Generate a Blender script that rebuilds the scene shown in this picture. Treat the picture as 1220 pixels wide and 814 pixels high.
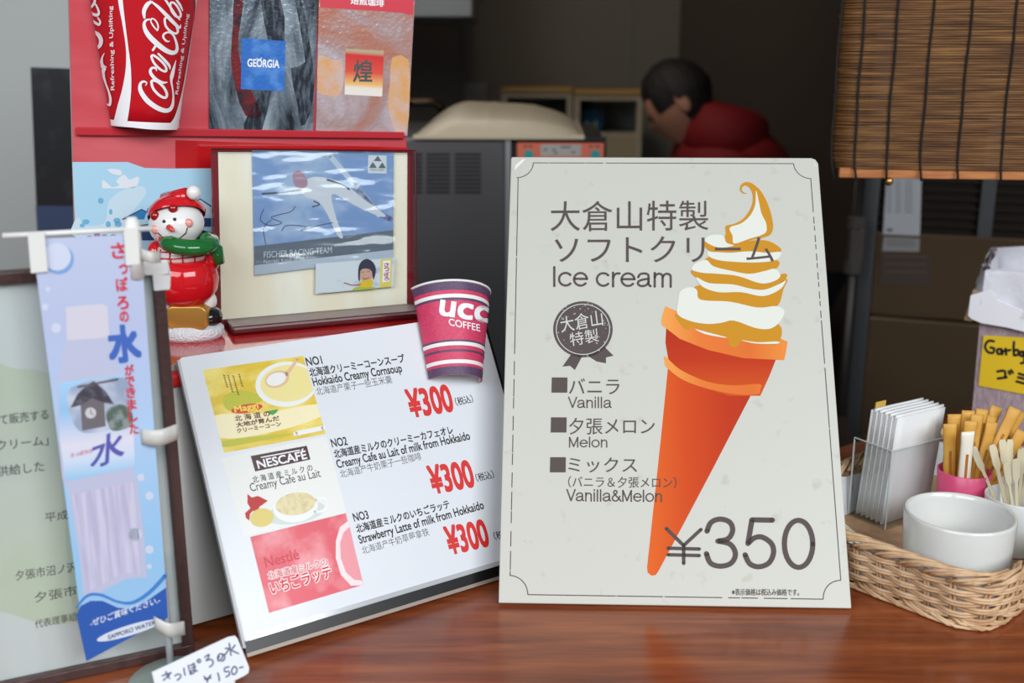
import bpy, bmesh, math, random
from mathutils import Vector, Matrix
random.seed(7)
for o in list(bpy.data.objects): bpy.data.objects.remove(o)
SC = bpy.context.scene
COL = SC.collection
R = math.radians

# ------------------------------------------------------------------ camera, world, lights, exposure
F, TH, CX, CY, CH = 1300.0, R(14.5), 610.0, 407.0, 0.45     # focal length in pixels of 1220x814, pitch, centre, height over the counter
cam_d = bpy.data.cameras.new('camera'); cam = bpy.data.objects.new('camera', cam_d); COL.objects.link(cam)
cam_d.sensor_width = 36; cam_d.lens = F / 1220 * 36
cam.location = (0, 0, CH); cam.rotation_euler = (R(90) - TH, 0, 0)
cam_d.clip_start = 0.05
cam_d.dof.use_dof = True; cam_d.dof.focus_distance = 0.98; cam_d.dof.aperture_fstop = 5.0
SC.camera = cam
SC.view_settings.view_transform = 'Standard'; SC.view_settings.look = 'None'
SC.view_settings.exposure = 0.0; SC.view_settings.gamma = 1.0; SC.view_settings.use_curve_mapping = False
w = bpy.data.worlds.new('world'); SC.world = w; w.use_nodes = True
w.node_tree.nodes['Background'].inputs[0].default_value = (0.80, 0.90, 1.0, 1)
w.node_tree.nodes['Background'].inputs[1].default_value = 0.19

def area(name, loc, target, sx, sy, power, color):
    d = bpy.data.lights.new(name, 'AREA'); d.shape = 'RECTANGLE'; d.size = sx; d.size_y = sy; d.energy = power; d.color = color
    o = bpy.data.objects.new(name, d); COL.objects.link(o); o.location = loc
    o.rotation_euler = (Vector(target) - Vector(loc)).to_track_quat('-Z', 'Y').to_euler()
    return o
area('window_daylight', (-1.3, -1.7, 1.75), (-0.1, 1.0, 0.1), 2.4, 1.3, 56, (0.93, 0.97, 1.0))
area('hall_window_daylight', (1.5, -1.6, 1.75), (0.0, 1.0, 0.1), 2.4, 1.2, 82, (0.95, 0.98, 1.0))
area('kitchen_lamp', (-0.3, 2.3, 1.38), (-0.1, 3.6, 0.3), 0.5, 0.3, 7.5, (1.0, 0.90, 0.76))

# ------------------------------------------------------------------ helpers: seeing the photo's points in the room
def ray(px, py):
    x = (px - CX) / F; y = -(py - CY) / F; c, s = math.cos(TH), math.sin(TH)
    return Vector((x, c + y * s, -s + y * c))
EYE = Vector((0, 0, CH))
def atz(px, py, z=0.0):
    r = ray(px, py); return EYE + r * ((z - CH) / r.z)
def aty(px, py, y):
    r = ray(px, py); return EYE + r * (y / r.y)

# ------------------------------------------------------------------ helpers: materials
def lin(c):
    return tuple(((v / 255) / 12.92 if v / 255 <= 0.04045 else ((v / 255 + 0.055) / 1.055) ** 2.4) for v in c) + (1.0,)
MATS = {}
def M(name, rgb=(200, 200, 200), rough=0.5, metal=0.0, spec=0.5, coat=0.0, trans=0.0, ior=1.45, alpha=1.0, sss=0.0, emit=None, bump=None, noise=None):
    """bump=(scale, strength); noise=(rgb2, scale, stretch(x,y,z), lo, hi) mixes a second colour in"""
    if name in MATS: return MATS[name]
    m = bpy.data.materials.new(name); m.use_nodes = True; nt = m.node_tree; b = nt.nodes['Principled BSDF']
    b.inputs['Base Color'].default_value = lin(rgb); b.inputs['Roughness'].default_value = rough; b.inputs['Metallic'].default_value = metal
    b.inputs['Specular IOR Level'].default_value = spec; b.inputs['Coat Weight'].default_value = coat; b.inputs['Coat Roughness'].default_value = 0.08
    b.inputs['Transmission Weight'].default_value = trans; b.inputs['IOR'].default_value = ior; b.inputs['Alpha'].default_value = alpha
    if sss: b.inputs['Subsurface Weight'].default_value = sss; b.inputs['Subsurface Radius'].default_value = (0.004, 0.003, 0.002)
    if emit: b.inputs['Emission Color'].default_value = lin(emit[0]); b.inputs['Emission Strength'].default_value = emit[1]
    tc = nt.nodes.new('ShaderNodeTexCoord')
    if noise:
        rgb2, scale, st, lo, hi = noise
        mp = nt.nodes.new('ShaderNodeMapping'); mp.inputs['Scale'].default_value = st
        n = nt.nodes.new('ShaderNodeTexNoise'); n.inputs['Scale'].default_value = scale; n.inputs['Detail'].default_value = 6
        cr = nt.nodes.new('ShaderNodeValToRGB'); cr.color_ramp.elements[0].position = lo; cr.color_ramp.elements[1].position = hi
        cr.color_ramp.elements[0].color = lin(rgb); cr.color_ramp.elements[1].color = lin(rgb2)
        nt.links.new(tc.outputs['Object'], mp.inputs['Vector']); nt.links.new(mp.outputs['Vector'], n.inputs['Vector'])
        nt.links.new(n.outputs['Fac'], cr.inputs['Fac']); nt.links.new(cr.outputs['Color'], b.inputs['Base Color'])
    if bump:
        n = nt.nodes.new('ShaderNodeTexNoise'); n.inputs['Scale'].default_value = bump[0]; n.inputs['Detail'].default_value = 4
        bp = nt.nodes.new('ShaderNodeBump'); bp.inputs['Strength'].default_value = bump[1]; bp.inputs['Distance'].default_value = 0.004
        nt.links.new(tc.outputs['Object'], n.inputs['Vector']); nt.links.new(n.outputs['Fac'], bp.inputs['Height']); nt.links.new(bp.outputs['Normal'], b.inputs['Normal'])
    MATS[name] = m; return m

def thin_clear(name, gloss=0.05, rough=0.05, tint=(250, 252, 252), bump=None):
    """thin clear plastic or glass: lets everything through and mirrors a little, more at a glancing angle"""
    if name in MATS: return MATS[name]
    m = bpy.data.materials.new(name); m.use_nodes = True; nt = m.node_tree; N = nt.nodes.new; L = nt.links.new
    nt.nodes.remove(nt.nodes['Principled BSDF']); out = nt.nodes['Material Output']
    t = N('ShaderNodeBsdfTransparent'); t.inputs[0].default_value = lin(tint); g = N('ShaderNodeBsdfGlossy'); g.inputs['Roughness'].default_value = rough
    fr = N('ShaderNodeLayerWeight'); fr.inputs['Blend'].default_value = 0.5; pw = N('ShaderNodeMath'); pw.operation = 'POWER'; pw.inputs[1].default_value = 4.0; L(fr.outputs['Facing'], pw.inputs[0]); mul = N('ShaderNodeMath'); mul.operation = 'MULTIPLY_ADD'; mul.inputs[1].default_value = 0.6; mul.inputs[2].default_value = 0.03 + gloss
    mx = N('ShaderNodeMixShader'); L(pw.outputs[0], mul.inputs[0]); L(mul.outputs[0], mx.inputs[0]); L(t.outputs[0], mx.inputs[1]); L(g.outputs[0], mx.inputs[2]); L(mx.outputs[0], out.inputs['Surface'])
    if bump:
        tc = N('ShaderNodeTexCoord'); mp = N('ShaderNodeMapping'); mp.inputs['Rotation'].default_value = (0, 0, R(35)); mp.inputs['Scale'].default_value = bump[2]
        n = N('ShaderNodeTexNoise'); n.inputs['Scale'].default_value = bump[0]; n.inputs['Detail'].default_value = 3; bp = N('ShaderNodeBump'); bp.inputs['Strength'].default_value = bump[1]; bp.inputs['Distance'].default_value = 0.01
        L(tc.outputs['Object'], mp.inputs[0]); L(mp.outputs[0], n.inputs['Vector']); L(n.outputs['Fac'], bp.inputs['Height']); L(bp.outputs[0], g.inputs['Normal']); L(bp.outputs[0], fr.inputs['Normal'])
    MATS[name] = m; return m

def ramp_mat(name, axis, stops, rough=0.4, coord='Generated', wave=None):
    """a printed gradient: colour stops along one axis of the print"""
    if name in MATS: return MATS[name]
    m = bpy.data.materials.new(name); m.use_nodes = True; nt = m.node_tree; b = nt.nodes['Principled BSDF']; b.inputs['Roughness'].default_value = rough
    tc = nt.nodes.new('ShaderNodeTexCoord'); sp = nt.nodes.new('ShaderNodeSeparateXYZ'); cr = nt.nodes.new('ShaderNodeValToRGB')
    nt.links.new(tc.outputs[coord], sp.inputs[0]); nt.links.new(sp.outputs[axis], cr.inputs['Fac']); nt.links.new(cr.outputs['Color'], b.inputs['Base Color']); b.inputs['Specular IOR Level'].default_value = 0.2
    el = cr.color_ramp.elements
    while len(el) < len(stops): el.new(0.5)
    for e, (p, c) in zip(el, stops): e.position = p; e.color = lin(c)
    MATS[name] = m; return m

# ------------------------------------------------------------------ helpers: meshes
def catmull(pts, n=8, closed=True):
    out = []; L = len(pts)
    rng = range(L) if closed else range(L - 1)
    for i in rng:
        g = (lambda k: pts[k % L]) if closed else (lambda k: pts[max(0, min(L - 1, k))])
        p0, p1, p2, p3 = g(i - 1), g(i), g(i + 1), g(i + 2)
        for k in range(n):
            t = k / n
            out.append(tuple(0.5 * ((2 * b) + (-a + c) * t + (2 * a - 5 * b + 4 * c - d) * t * t + (-a + 3 * b - 3 * c + d) * t ** 3) for a, b, c, d in zip(p0, p1, p2, p3)))
    if not closed: out.append(tuple(pts[-1]))
    return out

class MB:
    def __init__(s): s.v = []; s.f = []
    def add(s, vs, fs, mx=None):
        k = len(s.v)
        for p in vs:
            p = Vector(p); s.v.append(mx @ p if mx is not None else p)
        for f in fs: s.f.append([k + i for i in f])
        return s
    def box(s, lo, hi, mx=None):
        x0, y0, z0 = lo; x1, y1, z1 = hi
        return s.add([(x0, y0, z0), (x1, y0, z0), (x1, y1, z0), (x0, y1, z0), (x0, y0, z1), (x1, y0, z1), (x1, y1, z1), (x0, y1, z1)],
                     [(3, 2, 1, 0), (4, 5, 6, 7), (0, 1, 5, 4), (1, 2, 6, 5), (2, 3, 7, 6), (3, 0, 4, 7)], mx)
    def prism(s, pts, z0, z1, mx=None):
        n = len(pts)
        return s.add([(p[0], p[1], z0) for p in pts] + [(p[0], p[1], z1) for p in pts],
                     [list(range(n))[::-1], list(range(n, 2 * n))] + [(i, (i + 1) % n, n + (i + 1) % n, n + i) for i in range(n)], mx)
    def lathe(s, prof, n=32, a0=0.0, a1=2 * math.pi, mx=None, cap=False):
        full = abs(a1 - a0 - 2 * math.pi) < 1e-6
        cols = n if full else n + 1; vs = []; fs = []
        for i in range(cols):
            a = a0 + (a1 - a0) * i / n
            for r, z in prof: vs.append((r * math.cos(a), r * math.sin(a), z))
        m = len(prof)
        for i in range(n):
            j = (i + 1) % cols
            for k in range(m - 1):
                q = (i * m + k, j * m + k, j * m + k + 1, i * m + k + 1); fs.append(q)
        if cap and full:
            fs.append([i * m for i in range(cols)][::-1]); fs.append([i * m + m - 1 for i in range(cols)])
        return s.add(vs, fs, mx)
    def tube(s, pts, r, n=8, mx=None, caps=True, flat=1.0):
        P = [Vector(p) for p in pts]; k0 = len(P); rs = r if isinstance(r, (list, tuple)) else [r] * k0
        vs = []; fs = []; ref = None
        for i, p in enumerate(P):
            t = (P[min(i + 1, k0 - 1)] - P[max(i - 1, 0)])
            if t.length < 1e-9: t = Vector((0, 0, 1))
            t.normalize()
            if ref is None:
                ref = Vector((0, 0, 1)) if abs(t.z) < 0.9 else Vector((1, 0, 0))
            u = ref - t * ref.dot(t)
            if u.length < 1e-6: u = t.orthogonal()
            u.normalize(); v = t.cross(u); ref = u
            for k in range(n):
                a = 2 * math.pi * k / n; vs.append(p + u * math.cos(a) * rs[i] + v * math.sin(a) * rs[i] * flat)
        for i in range(k0 - 1):
            for k in range(n):
                fs.append((i * n + k, i * n + (k + 1) % n, (i + 1) * n + (k + 1) % n, (i + 1) * n + k))
        if caps: fs.append(list(range(n))[::-1]); fs.append([(k0 - 1) * n + k for k in range(n)])
        return s.add(vs, fs, mx)
    def ball(s, c, r, n=20, mx=None):
        rx, ry, rz = r if isinstance(r, (tuple, list)) else (r, r, r)
        prof = [(math.cos(R(-90 + 180 * k / (n // 2))), math.sin(R(-90 + 180 * k / (n // 2)))) for k in range(n // 2 + 1)]
        t = Matrix.Translation(Vector(c)) @ Matrix.Diagonal((rx, ry, rz, 1))
        return s.lathe(prof, n, mx=(mx @ t) if mx is not None else t)
    def grid(s, fn, nu, nv, mx=None):
        vs = [fn(i / nu, j / nv) for j in range(nv + 1) for i in range(nu + 1)]
        fs = [(j * (nu + 1) + i, j * (nu + 1) + i + 1, (j + 1) * (nu + 1) + i + 1, (j + 1) * (nu + 1) + i) for j in range(nv) for i in range(nu)]
        return s.add(vs, fs, mx)
    def build(s, name, mat, parent=None, smooth=False, bevel=0.0, seg=2, solid=0.0, subsurf=0, auto=None):
        me = bpy.data.meshes.new(name); me.from_pydata([tuple(p) for p in s.v], [], s.f)
        bm = bmesh.new(); bm.from_mesh(me); bmesh.ops.remove_doubles(bm, verts=bm.verts, dist=1e-6)
        if solid == 0.0 and s.closed_guess(bm): bmesh.ops.recalc_face_normals(bm, faces=bm.faces)
        bm.to_mesh(me); bm.free()
        me.materials.append(mat)
        o = bpy.data.objects.new(name, me); COL.objects.link(o)
        if smooth:
            for p in me.polygons: p.use_smooth = True
        if solid:
            md = o.modifiers.new('solid', 'SOLIDIFY'); md.thickness = solid; md.offset = 0
        if bevel:
            md = o.modifiers.new('bevel', 'BEVEL'); md.width = bevel; md.segments = seg; md.limit_method = 'ANGLE'; md.angle_limit = R(40)
        if subsurf:
            md = o.modifiers.new('sub', 'SUBSURF'); md.levels = subsurf; md.render_levels = subsurf
        if parent is not None: o.parent = parent
        return o
    def build_each(s, name, mat, parent=None, **k):      # every separate piece becomes an object of its own
        par = list(range(len(s.v)))
        def find(a):
            while par[a] != a: par[a] = par[par[a]]; a = par[a]
            return a
        for f in s.f:
            for b in f[1:]: par[find(b)] = find(f[0])
        groups = {}
        for f in s.f: groups.setdefault(find(f[0]), []).append(f)
        for fs in groups.values():
            m = MB(); ids = sorted({i for f in fs for i in f}); ix = {v: i for i, v in enumerate(ids)}
            m.v = [s.v[i] for i in ids]; m.f = [[ix[i] for i in f] for f in fs]; o = m.build(name, mat, parent, **k)
        return o
    def closed_guess(s, bm): return all(len(e.link_faces) == 2 for e in bm.edges)

def tag(o, label, cat, group=None, kind=None):
    o['label'] = label; o['category'] = cat
    if group: o['group'] = group
    if kind: o['kind'] = kind
    return o
def thing(name, label, cat, mx=None, group=None):
    o = bpy.data.objects.new(name, None); COL.objects.link(o); o.empty_display_size = 0.02
    if mx is not None: o.matrix_world = mx
    return tag(o, label, cat, group)
def struct(name, mb, mat, **k):
    o = mb.build(name, mat, **k); o['kind'] = 'structure'; return o
def copy_tree(o, parent=None):
    c = o.copy(); COL.objects.link(c)
    if parent is not None: c.parent = parent
    for ch in list(o.children): copy_tree(ch, c)
    return c
def T(x, y, z, rz=0.0, rx=0.0, ry=0.0):
    return Matrix.Translation((x, y, z)) @ Matrix.Rotation(rz, 4, 'Z') @ Matrix.Rotation(ry, 4, 'Y') @ Matrix.Rotation(rx, 4, 'X')

class Board:
    """a flat face standing in the room: origin, heading of its lower edge, lean back from vertical, roll in its own plane; z points to the viewer"""
    def __init__(s, origin, yaw, lean, roll=0.0, upk=lambda x: 0.0):
        s.o = Vector(origin); yaw = R(yaw); lean = R(lean)
        u = Vector((math.cos(yaw), math.sin(yaw), 0)); b = Vector((-u.y, u.x, 0)); up = b * math.sin(lean) + Vector((0, 0, 1)) * math.cos(lean)
        ca, sa = math.cos(R(roll)), math.sin(R(roll))
        s.u = u * ca + up * sa; s.up = up * ca - u * sa; s.n = s.u.cross(s.up); s.upk = upk
        s.mx = Matrix(((s.u.x, s.up.x, s.n.x, s.o.x), (s.u.y, s.up.y, s.n.y, s.o.y), (s.u.z, s.up.z, s.n.z, s.o.z), (0, 0, 0, 1)))
    def uv(s, px, py, z=0.0):
        r = ray(px, py); t = ((s.o + s.n * z) - EYE).dot(s.n) / r.dot(s.n); p = EYE + r * t - s.o
        return p.dot(s.u), p.dot(s.up)
    def map(s, px, py, z):
        a, b = s.uv(px, py, 0.0); return Vector((a, b, z))

class CupFace:
    """the outside of a half cup fixed to a board: points of the print lie on the cup's curved wall"""
    def __init__(s, board, c0, c1, r0, r1):      # axis ends in board coordinates (bottom, top) with their radii
        s.b = board; s.c0 = Vector(c0); s.c1 = Vector(c1); s.r0 = r0; s.r1 = r1
        s.ax = (s.c1 - s.c0); s.L = s.ax.length; s.ax /= s.L; s.side = Vector((s.ax.y, -s.ax.x)); s.upk = lambda x: 0.0
    def pt(s, a, h, e=0.0):                       # angle (0 = facing out, + = right), height along the axis
        r = s.r0 + (s.r1 - s.r0) * h / s.L + e; p = s.c0 + s.ax * h + s.side * (r * math.sin(a))
        return Vector((p.x, p.y, r * math.cos(a)))
    def map(s, px, py, e):
        rr = 0.5 * (s.r0 + s.r1)
        z = rr * 0.8
        for _ in range(6):
            x, y = s.b.uv(px, py, z); d = Vector((x, y)) - s.c0; h = d.dot(s.ax); q = d.dot(s.side)
            r = max(0.002, s.r0 + (s.r1 - s.r0) * h / s.L)
            z = 0.5 * z + 0.5 * math.sqrt(max(0.0, r * r - q * q))
        a = max(-1.48, min(1.48, math.asin(max(-1, min(1, q / r))))); return s.pt(a, h, e)

# printing on a face: every function takes points of the photo and lays flat ink on the face
def clip_to(pts, quad):
    """the part of a shape that lies inside a convex picture edge"""
    a = sum(quad[i][0] * quad[(i + 1) % 4][1] - quad[(i + 1) % 4][0] * quad[i][1] for i in range(4)); q = quad if a > 0 else quad[::-1]
    for i in range(4):
        (ax, ay), (bx_, by_) = q[i], q[(i + 1) % 4]; d = lambda p: (bx_ - ax) * (p[1] - ay) - (by_ - ay) * (p[0] - ax)
        out = []
        for j in range(len(pts)):
            p, n = pts[j], pts[(j + 1) % len(pts)]; dp, dn = d(p), d(n)
            if dp >= 0: out.append(p)
            if (dp >= 0) != (dn >= 0): t = dp / (dp - dn); out.append((p[0] + (n[0] - p[0]) * t, p[1] + (n[1] - p[1]) * t))
        pts = out
    return pts
CLIP = None
def p_poly(mb, cv, pts, z, smooth=0):
    if smooth: pts = catmull(pts, smooth)
    if CLIP: pts = clip_to(pts, CLIP)
    if len(pts) < 3: return
    vs = [cv.map(x, y, z) for x, y in pts]
    a = sum((vs[i].x * vs[(i + 1) % len(vs)].y - vs[(i + 1) % len(vs)].x * vs[i].y) for i in range(len(vs)))
    idx = list(range(len(vs)));  idx = idx if a > 0 else idx[::-1]
    mb.add(vs, [idx])
def p_ellipse(mb, cv, c, rx, ry, z, rot=0.0, n=28, a0=0, a1=360):
    ca, sa = math.cos(R(rot)), math.sin(R(rot)); pts = []
    for i in range(n):
        a = R(a0 + (a1 - a0) * i / (n if a1 - a0 >= 360 else n - 1)); x, y = rx * math.cos(a), ry * math.sin(a); pts.append((c[0] + x * ca - y * sa, c[1] + x * sa + y * ca))
    p_poly(mb, cv, pts, z)
def p_stroke(mb, cv, pts, wd, z, smooth=6, closed=False):
    """a pen stroke: ribbon of width wd (a number or one per point), rounded at the ends"""
    ws = wd if isinstance(wd, (list, tuple)) else [wd] * len(pts)
    P = catmull([(p[0], p[1], q) for p, q in zip(pts, ws)], smooth, closed) if smooth else [(p[0], p[1], q) for p, q in zip(pts, ws)]
    if closed: P.append(P[0])
    n = len(P); Ls = []; Rs = []
    for i, (x, y, q) in enumerate(P):
        if closed: a, b = P[(i - 1) % (n - 1)], P[(i + 1) % (n - 1)]
        else: a, b = P[max(0, i - 1)], P[min(n - 1, i + 1)]
        dx, dy = b[0] - a[0], b[1] - a[1]; d = math.hypot(dx, dy) or 1
        nx, ny = -dy / d * q / 2, dx / d * q / 2; Ls.append((x + nx, y + ny)); Rs.append((x - nx, y - ny))
    vs = [cv.map(*p, z) for p in Ls] + [cv.map(*p, z) for p in Rs]
    mb.add(vs, [(i, i + 1, n + i + 1, n + i) for i in range(n - 1)])
    if not closed:
        for (x, y, q) in (P[0], P[-1]):
            if q > 0.8:
                m = 10; mb.add([cv.map(x + q / 2 * math.cos(2 * math.pi * k / m), y + q / 2 * math.sin(2 * math.pi * k / m), z) for k in range(m)], [list(range(m))])
TEXTS = {}
def glyphs(body, bold=0.0, spacing=1.0):
    key = (body, bold, spacing)
    if key not in TEXTS:
        c = bpy.data.curves.new('lettering_source', 'FONT'); c.body = body; c.size = 1; c.offset = bold; c.space_character = spacing; c.resolution_u = 4
        o = bpy.data.objects.new('lettering_source', c); COL.objects.link(o)
        dg = bpy.context.evaluated_depsgraph_get(); me = bpy.data.meshes.new_from_object(o.evaluated_get(dg))
        TEXTS[key] = ([(v.co.x, v.co.y) for v in me.vertices], [list(p.vertices) for p in me.polygons])
        bpy.data.objects.remove(o); bpy.data.curves.remove(c); bpy.data.meshes.remove(me)
    return TEXTS[key]
def p_text(mb, cv, body, bl, br, h, z, base=False, bold=0.0, up=None, spacing=1.0, shear=0.0):
    """lettering whose box runs from bl to br with height h; base=True: the letters stand on that line and may hang below it"""
    vs, fs = glyphs(body, 0.0, spacing)
    xs = [v[0] for v in vs]; ys = [v[1] for v in vs]; x0, x1 = min(xs), max(xs); y0 = 0.0 if base else min(ys); y1 = max(ys)
    k = cv.upk((bl[0] + br[0]) / 2) + shear
    ux, uy = up if up else (-k * h, -h)
    b = bold * 0.8         # heavier lettering: the same glyph struck again a little off
    for i, (ox, oy) in enumerate(((0, 0),) if b == 0 else ((b, b), (-b, b), (b, -b), (-b, -b), (b, 0), (-b, 0), (0, b), (0, -b))):
        out = []
        for x, y in vs:
            s = (x + ox - x0) / (x1 - x0); t = (y + oy - y0) / (y1 - y0)
            out.append(cv.map(bl[0] + (br[0] - bl[0]) * s + ux * t, bl[1] + (br[1] - bl[1]) * s + uy * t, z + i * 2e-6))
        mb.add(out, fs)
def arc(cx, cy, rx, ry, a0, a1, n=14): return [(cx + rx * math.cos(R(a0 + (a1 - a0) * k / n)), cy + ry * math.sin(R(a0 + (a1 - a0) * k / n))) for k in range(n + 1)]
GROT = {   # a plain even-stroked sans for the ice cream sign: advance, strokes (curved or straight)
 'I': (.28, [[(.14, 0), (.14, 1)]]), 'l': (.25, [[(.12, 0), (.12, 1)]]), 'i': (.25, [[(.12, 0), (.12, .73)], [(.12, .92), (.12, 1.0)]]), ' ': (.30, []),
 'c': (.66, [arc(.36, .365, .29, .335, 42, 318)]), 'e': (.72, [[(.09, .39), (.65, .39)], arc(.365, .365, .29, .335, 4, 320)]), 'o': (.72, [arc(.36, .365, .29, .335, 0, 360, 24)]),
 'r': (.43, [[(.13, 0), (.13, .73)], catmull([(.13, .42), (.18, .58), (.28, .68), (.42, .69)], 5, False)]), 'n': (.68, [[(.13, 0), (.13, .73)], catmull([(.13, .48), (.22, .64), (.38, .69), (.52, .62), (.55, .46), (.55, 0)], 5, False)]),
 'm': (1.0, [[(.13, 0), (.13, .73)], catmull([(.13, .48), (.2, .64), (.33, .69), (.45, .63), (.48, .48), (.48, 0)], 5, False), catmull([(.48, .48), (.56, .64), (.68, .69), (.81, .63), (.84, .48), (.84, 0)], 5, False)]),
 'a': (.70, [catmull([(.1, .5), (.18, .65), (.36, .70), (.52, .65), (.56, .5), (.56, .14), (.65, .03)], 5, False), catmull([(.56, .42), (.3, .37), (.12, .28), (.09, .14), (.2, .04), (.36, .04), (.5, .13), (.56, .27)], 5, False)]),
 'V': (.68, [[(.02, 1), (.34, .02), (.66, 1)]]), 'M': (.92, [[(.13, 0), (.13, .97), (.46, .06), (.79, .97), (.79, 0)]]),
 '&': (.80, [catmull([(.78, .02), (.5, .36), (.25, .68), (.2, .82), (.33, .96), (.46, .85), (.4, .68), (.15, .42), (.1, .2), (.25, .04), (.45, .05), (.62, .25), (.68, .45)], 5, False)]),
 '3': (.68, [catmull([(.07, .72), (.14, .89), (.3, .96), (.47, .9), (.52, .74), (.44, .58), (.26, .53)], 6, False), catmull([(.26, .53), (.48, .47), (.57, .28), (.49, .1), (.3, .04), (.13, .1), (.06, .28)], 6, False)]),
 '5': (.68, [[(.54, .955), (.18, .955), (.11, .49)], catmull([(.11, .49), (.22, .6), (.36, .62), (.52, .5), (.56, .32), (.48, .12), (.3, .04), (.14, .1), (.06, .27)], 6, False)]),
 '0': (.66, [arc(.32, .5, .25, .46, 0, 360, 32)]), '¥': (.62, [[(.02, 1), (.31, .52), (.6, 1)], [(.31, .52), (.31, 0)], [(.05, .43), (.57, .43)], [(.05, .24), (.57, .24)]])}
def p_grot(mb, cv, body, bl, br, cap, z, wt=0.112):
    tot = sum(GROT[c][0] for c in body) - 0.1; sx = math.hypot(br[0] - bl[0], br[1] - bl[1]) / tot; x = -0.05
    for c in body:
        adv, strokes = GROT[c]
        for st in [[a, b] for q in strokes if len(q) < 6 for a, b in zip(q, q[1:])] + [q for q in strokes if len(q) >= 6]: p_stroke(mb, cv, [(bl[0] + (br[0] - bl[0]) * (x + q[0]) / tot, bl[1] + (br[1] - bl[1]) * (x + q[0]) / tot - q[1] * cap) for q in st], wt * cap, z, 0)
        x += adv
def rounded(x0, y0, x1, y1, r, n=5):
    pts = []
    for cx, cy, a in ((x1 - r, y1 - r, 0), (x0 + r, y1 - r, 90), (x0 + r, y0 + r, 180), (x1 - r, y0 + r, 270)):
        for k in range(n + 1): pts.append((cx + r * math.cos(R(a + 90 * k / n)), cy + r * math.sin(R(a + 90 * k / n))))
    return pts
LY = 0.00007     # thickness of one layer of ink

# ------------------------------------------------------------------ common materials
INK = M('ink_black', (26, 24, 28), 0.5); INK_TAUPE = M('ink_taupe', (88, 78, 76), 0.6, spec=0.2); INK_RED = M('ink_red', (214, 42, 40), 0.45)
INK_WHITE = M('ink_white', (245, 246, 248), 0.45); INK_GREY = M('ink_grey', (95, 95, 102), 0.5); WHITE_PL = M('white_plastic', (232, 232, 230), 0.35)
CHROME = M('chrome', (200, 200, 200), 0.2, 1.0)
def wood_mat():
    m = bpy.data.materials.new('counter_wood'); m.use_nodes = True; nt = m.node_tree; b = nt.nodes['Principled BSDF']; N = nt.nodes.new
    tc = N('ShaderNodeTexCoord'); mp = N('ShaderNodeMapping'); mp.inputs['Rotation'].default_value = (0, 0, R(-20)); mp.inputs['Scale'].default_value = (2.2, 26, 1)
    nz = N('ShaderNodeTexNoise'); nz.inputs['Scale'].default_value = 2.0; nz.inputs['Detail'].default_value = 9; nz.inputs['Roughness'].default_value = 0.62; nz.inputs['Distortion'].default_value = 0.5
    cr = N('ShaderNodeValToRGB'); e = cr.color_ramp.elements
    e[0].position = 0.28; e[0].color = lin((98, 42, 20)); e[1].position = 0.74; e[1].color = lin((176, 98, 52)); k = e.new(0.5); k.color = lin((140, 68, 33))
    mp2 = N('ShaderNodeMapping'); mp2.inputs['Rotation'].default_value = (0, 0, R(-20)); mp2.inputs['Scale'].default_value = (9, 160, 1)
    n2 = N('ShaderNodeTexNoise'); n2.inputs['Scale'].default_value = 2.4; n2.inputs['Detail'].default_value = 4
    mix = N('ShaderNodeMix'); mix.data_type = 'RGBA'; mix.blend_type = 'MULTIPLY'; mix.inputs['Factor'].default_value = 0.22
    cr2 = N('ShaderNodeValToRGB'); cr2.color_ramp.elements[0].position = 0.35; cr2.color_ramp.elements[0].color = (0.35, 0.35, 0.35, 1); cr2.color_ramp.elements[1].position = 0.55
    L = nt.links.new
    L(tc.outputs['Object'], mp.inputs['Vector']); L(mp.outputs['Vector'], nz.inputs['Vector']); L(nz.outputs['Fac'], cr.inputs['Fac'])
    L(tc.outputs['Object'], mp2.inputs['Vector']); L(mp2.outputs['Vector'], n2.inputs['Vector']); L(n2.outputs['Fac'], cr2.inputs['Fac'])
    L(cr.outputs['Color'], mix.inputs['A']); L(cr2.outputs['Color'], mix.inputs['B']); L(mix.outputs['Result'], b.inputs['Base Color'])
    b.inputs['Roughness'].default_value = 0.28; b.inputs['Coat Weight'].default_value = 0.3; b.inputs['Coat Roughness'].default_value = 0.15
    return m
WOOD = wood_mat()

# ------------------------------------------------------------------ setting
FZ = -1.0
struct('floor', MB().box((-5, -4, FZ - 0.1), (5, 6, FZ)), M('floor_vinyl', (96, 90, 84), 0.5, noise=((80, 76, 72), 6, (1, 1, 1), 0.4, 0.6)))
GREY_WALL = M('pale_wall', (176, 180, 178), 0.6, bump=(120, 0.05))
def vwall(name, p, yaw, x0, x1, z0, z1, th, mat):    # a wall whose face passes through p with the given heading
    return struct(name, MB().box((x0, 0, z0), (x1, th, z1), Matrix.Translation((p[0], p[1], 0)) @ Matrix.Rotation(R(yaw), 4, 'Z')), mat)
vwall('wall_left', (-0.46, 1.75), 4, -2.6, 0.05, FZ, 1.45, 0.08, GREY_WALL)
KW = M('kitchen_wall_panel', (148, 140, 130), 0.55, bump=(40, 0.05))
back = aty(700, 60, 3.7)
vwall('wall_back', (back.x, back.y), 14, -4.0, 0.32, FZ, 1.45, 0.1, KW)
ca = math.cos(R(14)); sa = math.sin(R(14)); crn = (back.x + 0.32 * ca, back.y + 0.32 * sa)
vwall('wall_right', crn, -20, 0.0, 4.0, FZ, 1.45, 0.1, M('kitchen_brown_panel', (70, 56, 44), 0.6))
struct('ceiling', MB().box((-4, 1.2, 1.45), (5, 6, 1.55)), M('ceiling_board', (120, 115, 108), 0.8))
struct('wall_light_block', MB().box((-0.3, 1.40, 0.66), (3.0, 1.50, 1.45)), M('light_block_board', (110, 100, 90), 0.7))  # added out of view to keep window light off the kitchen
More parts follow.
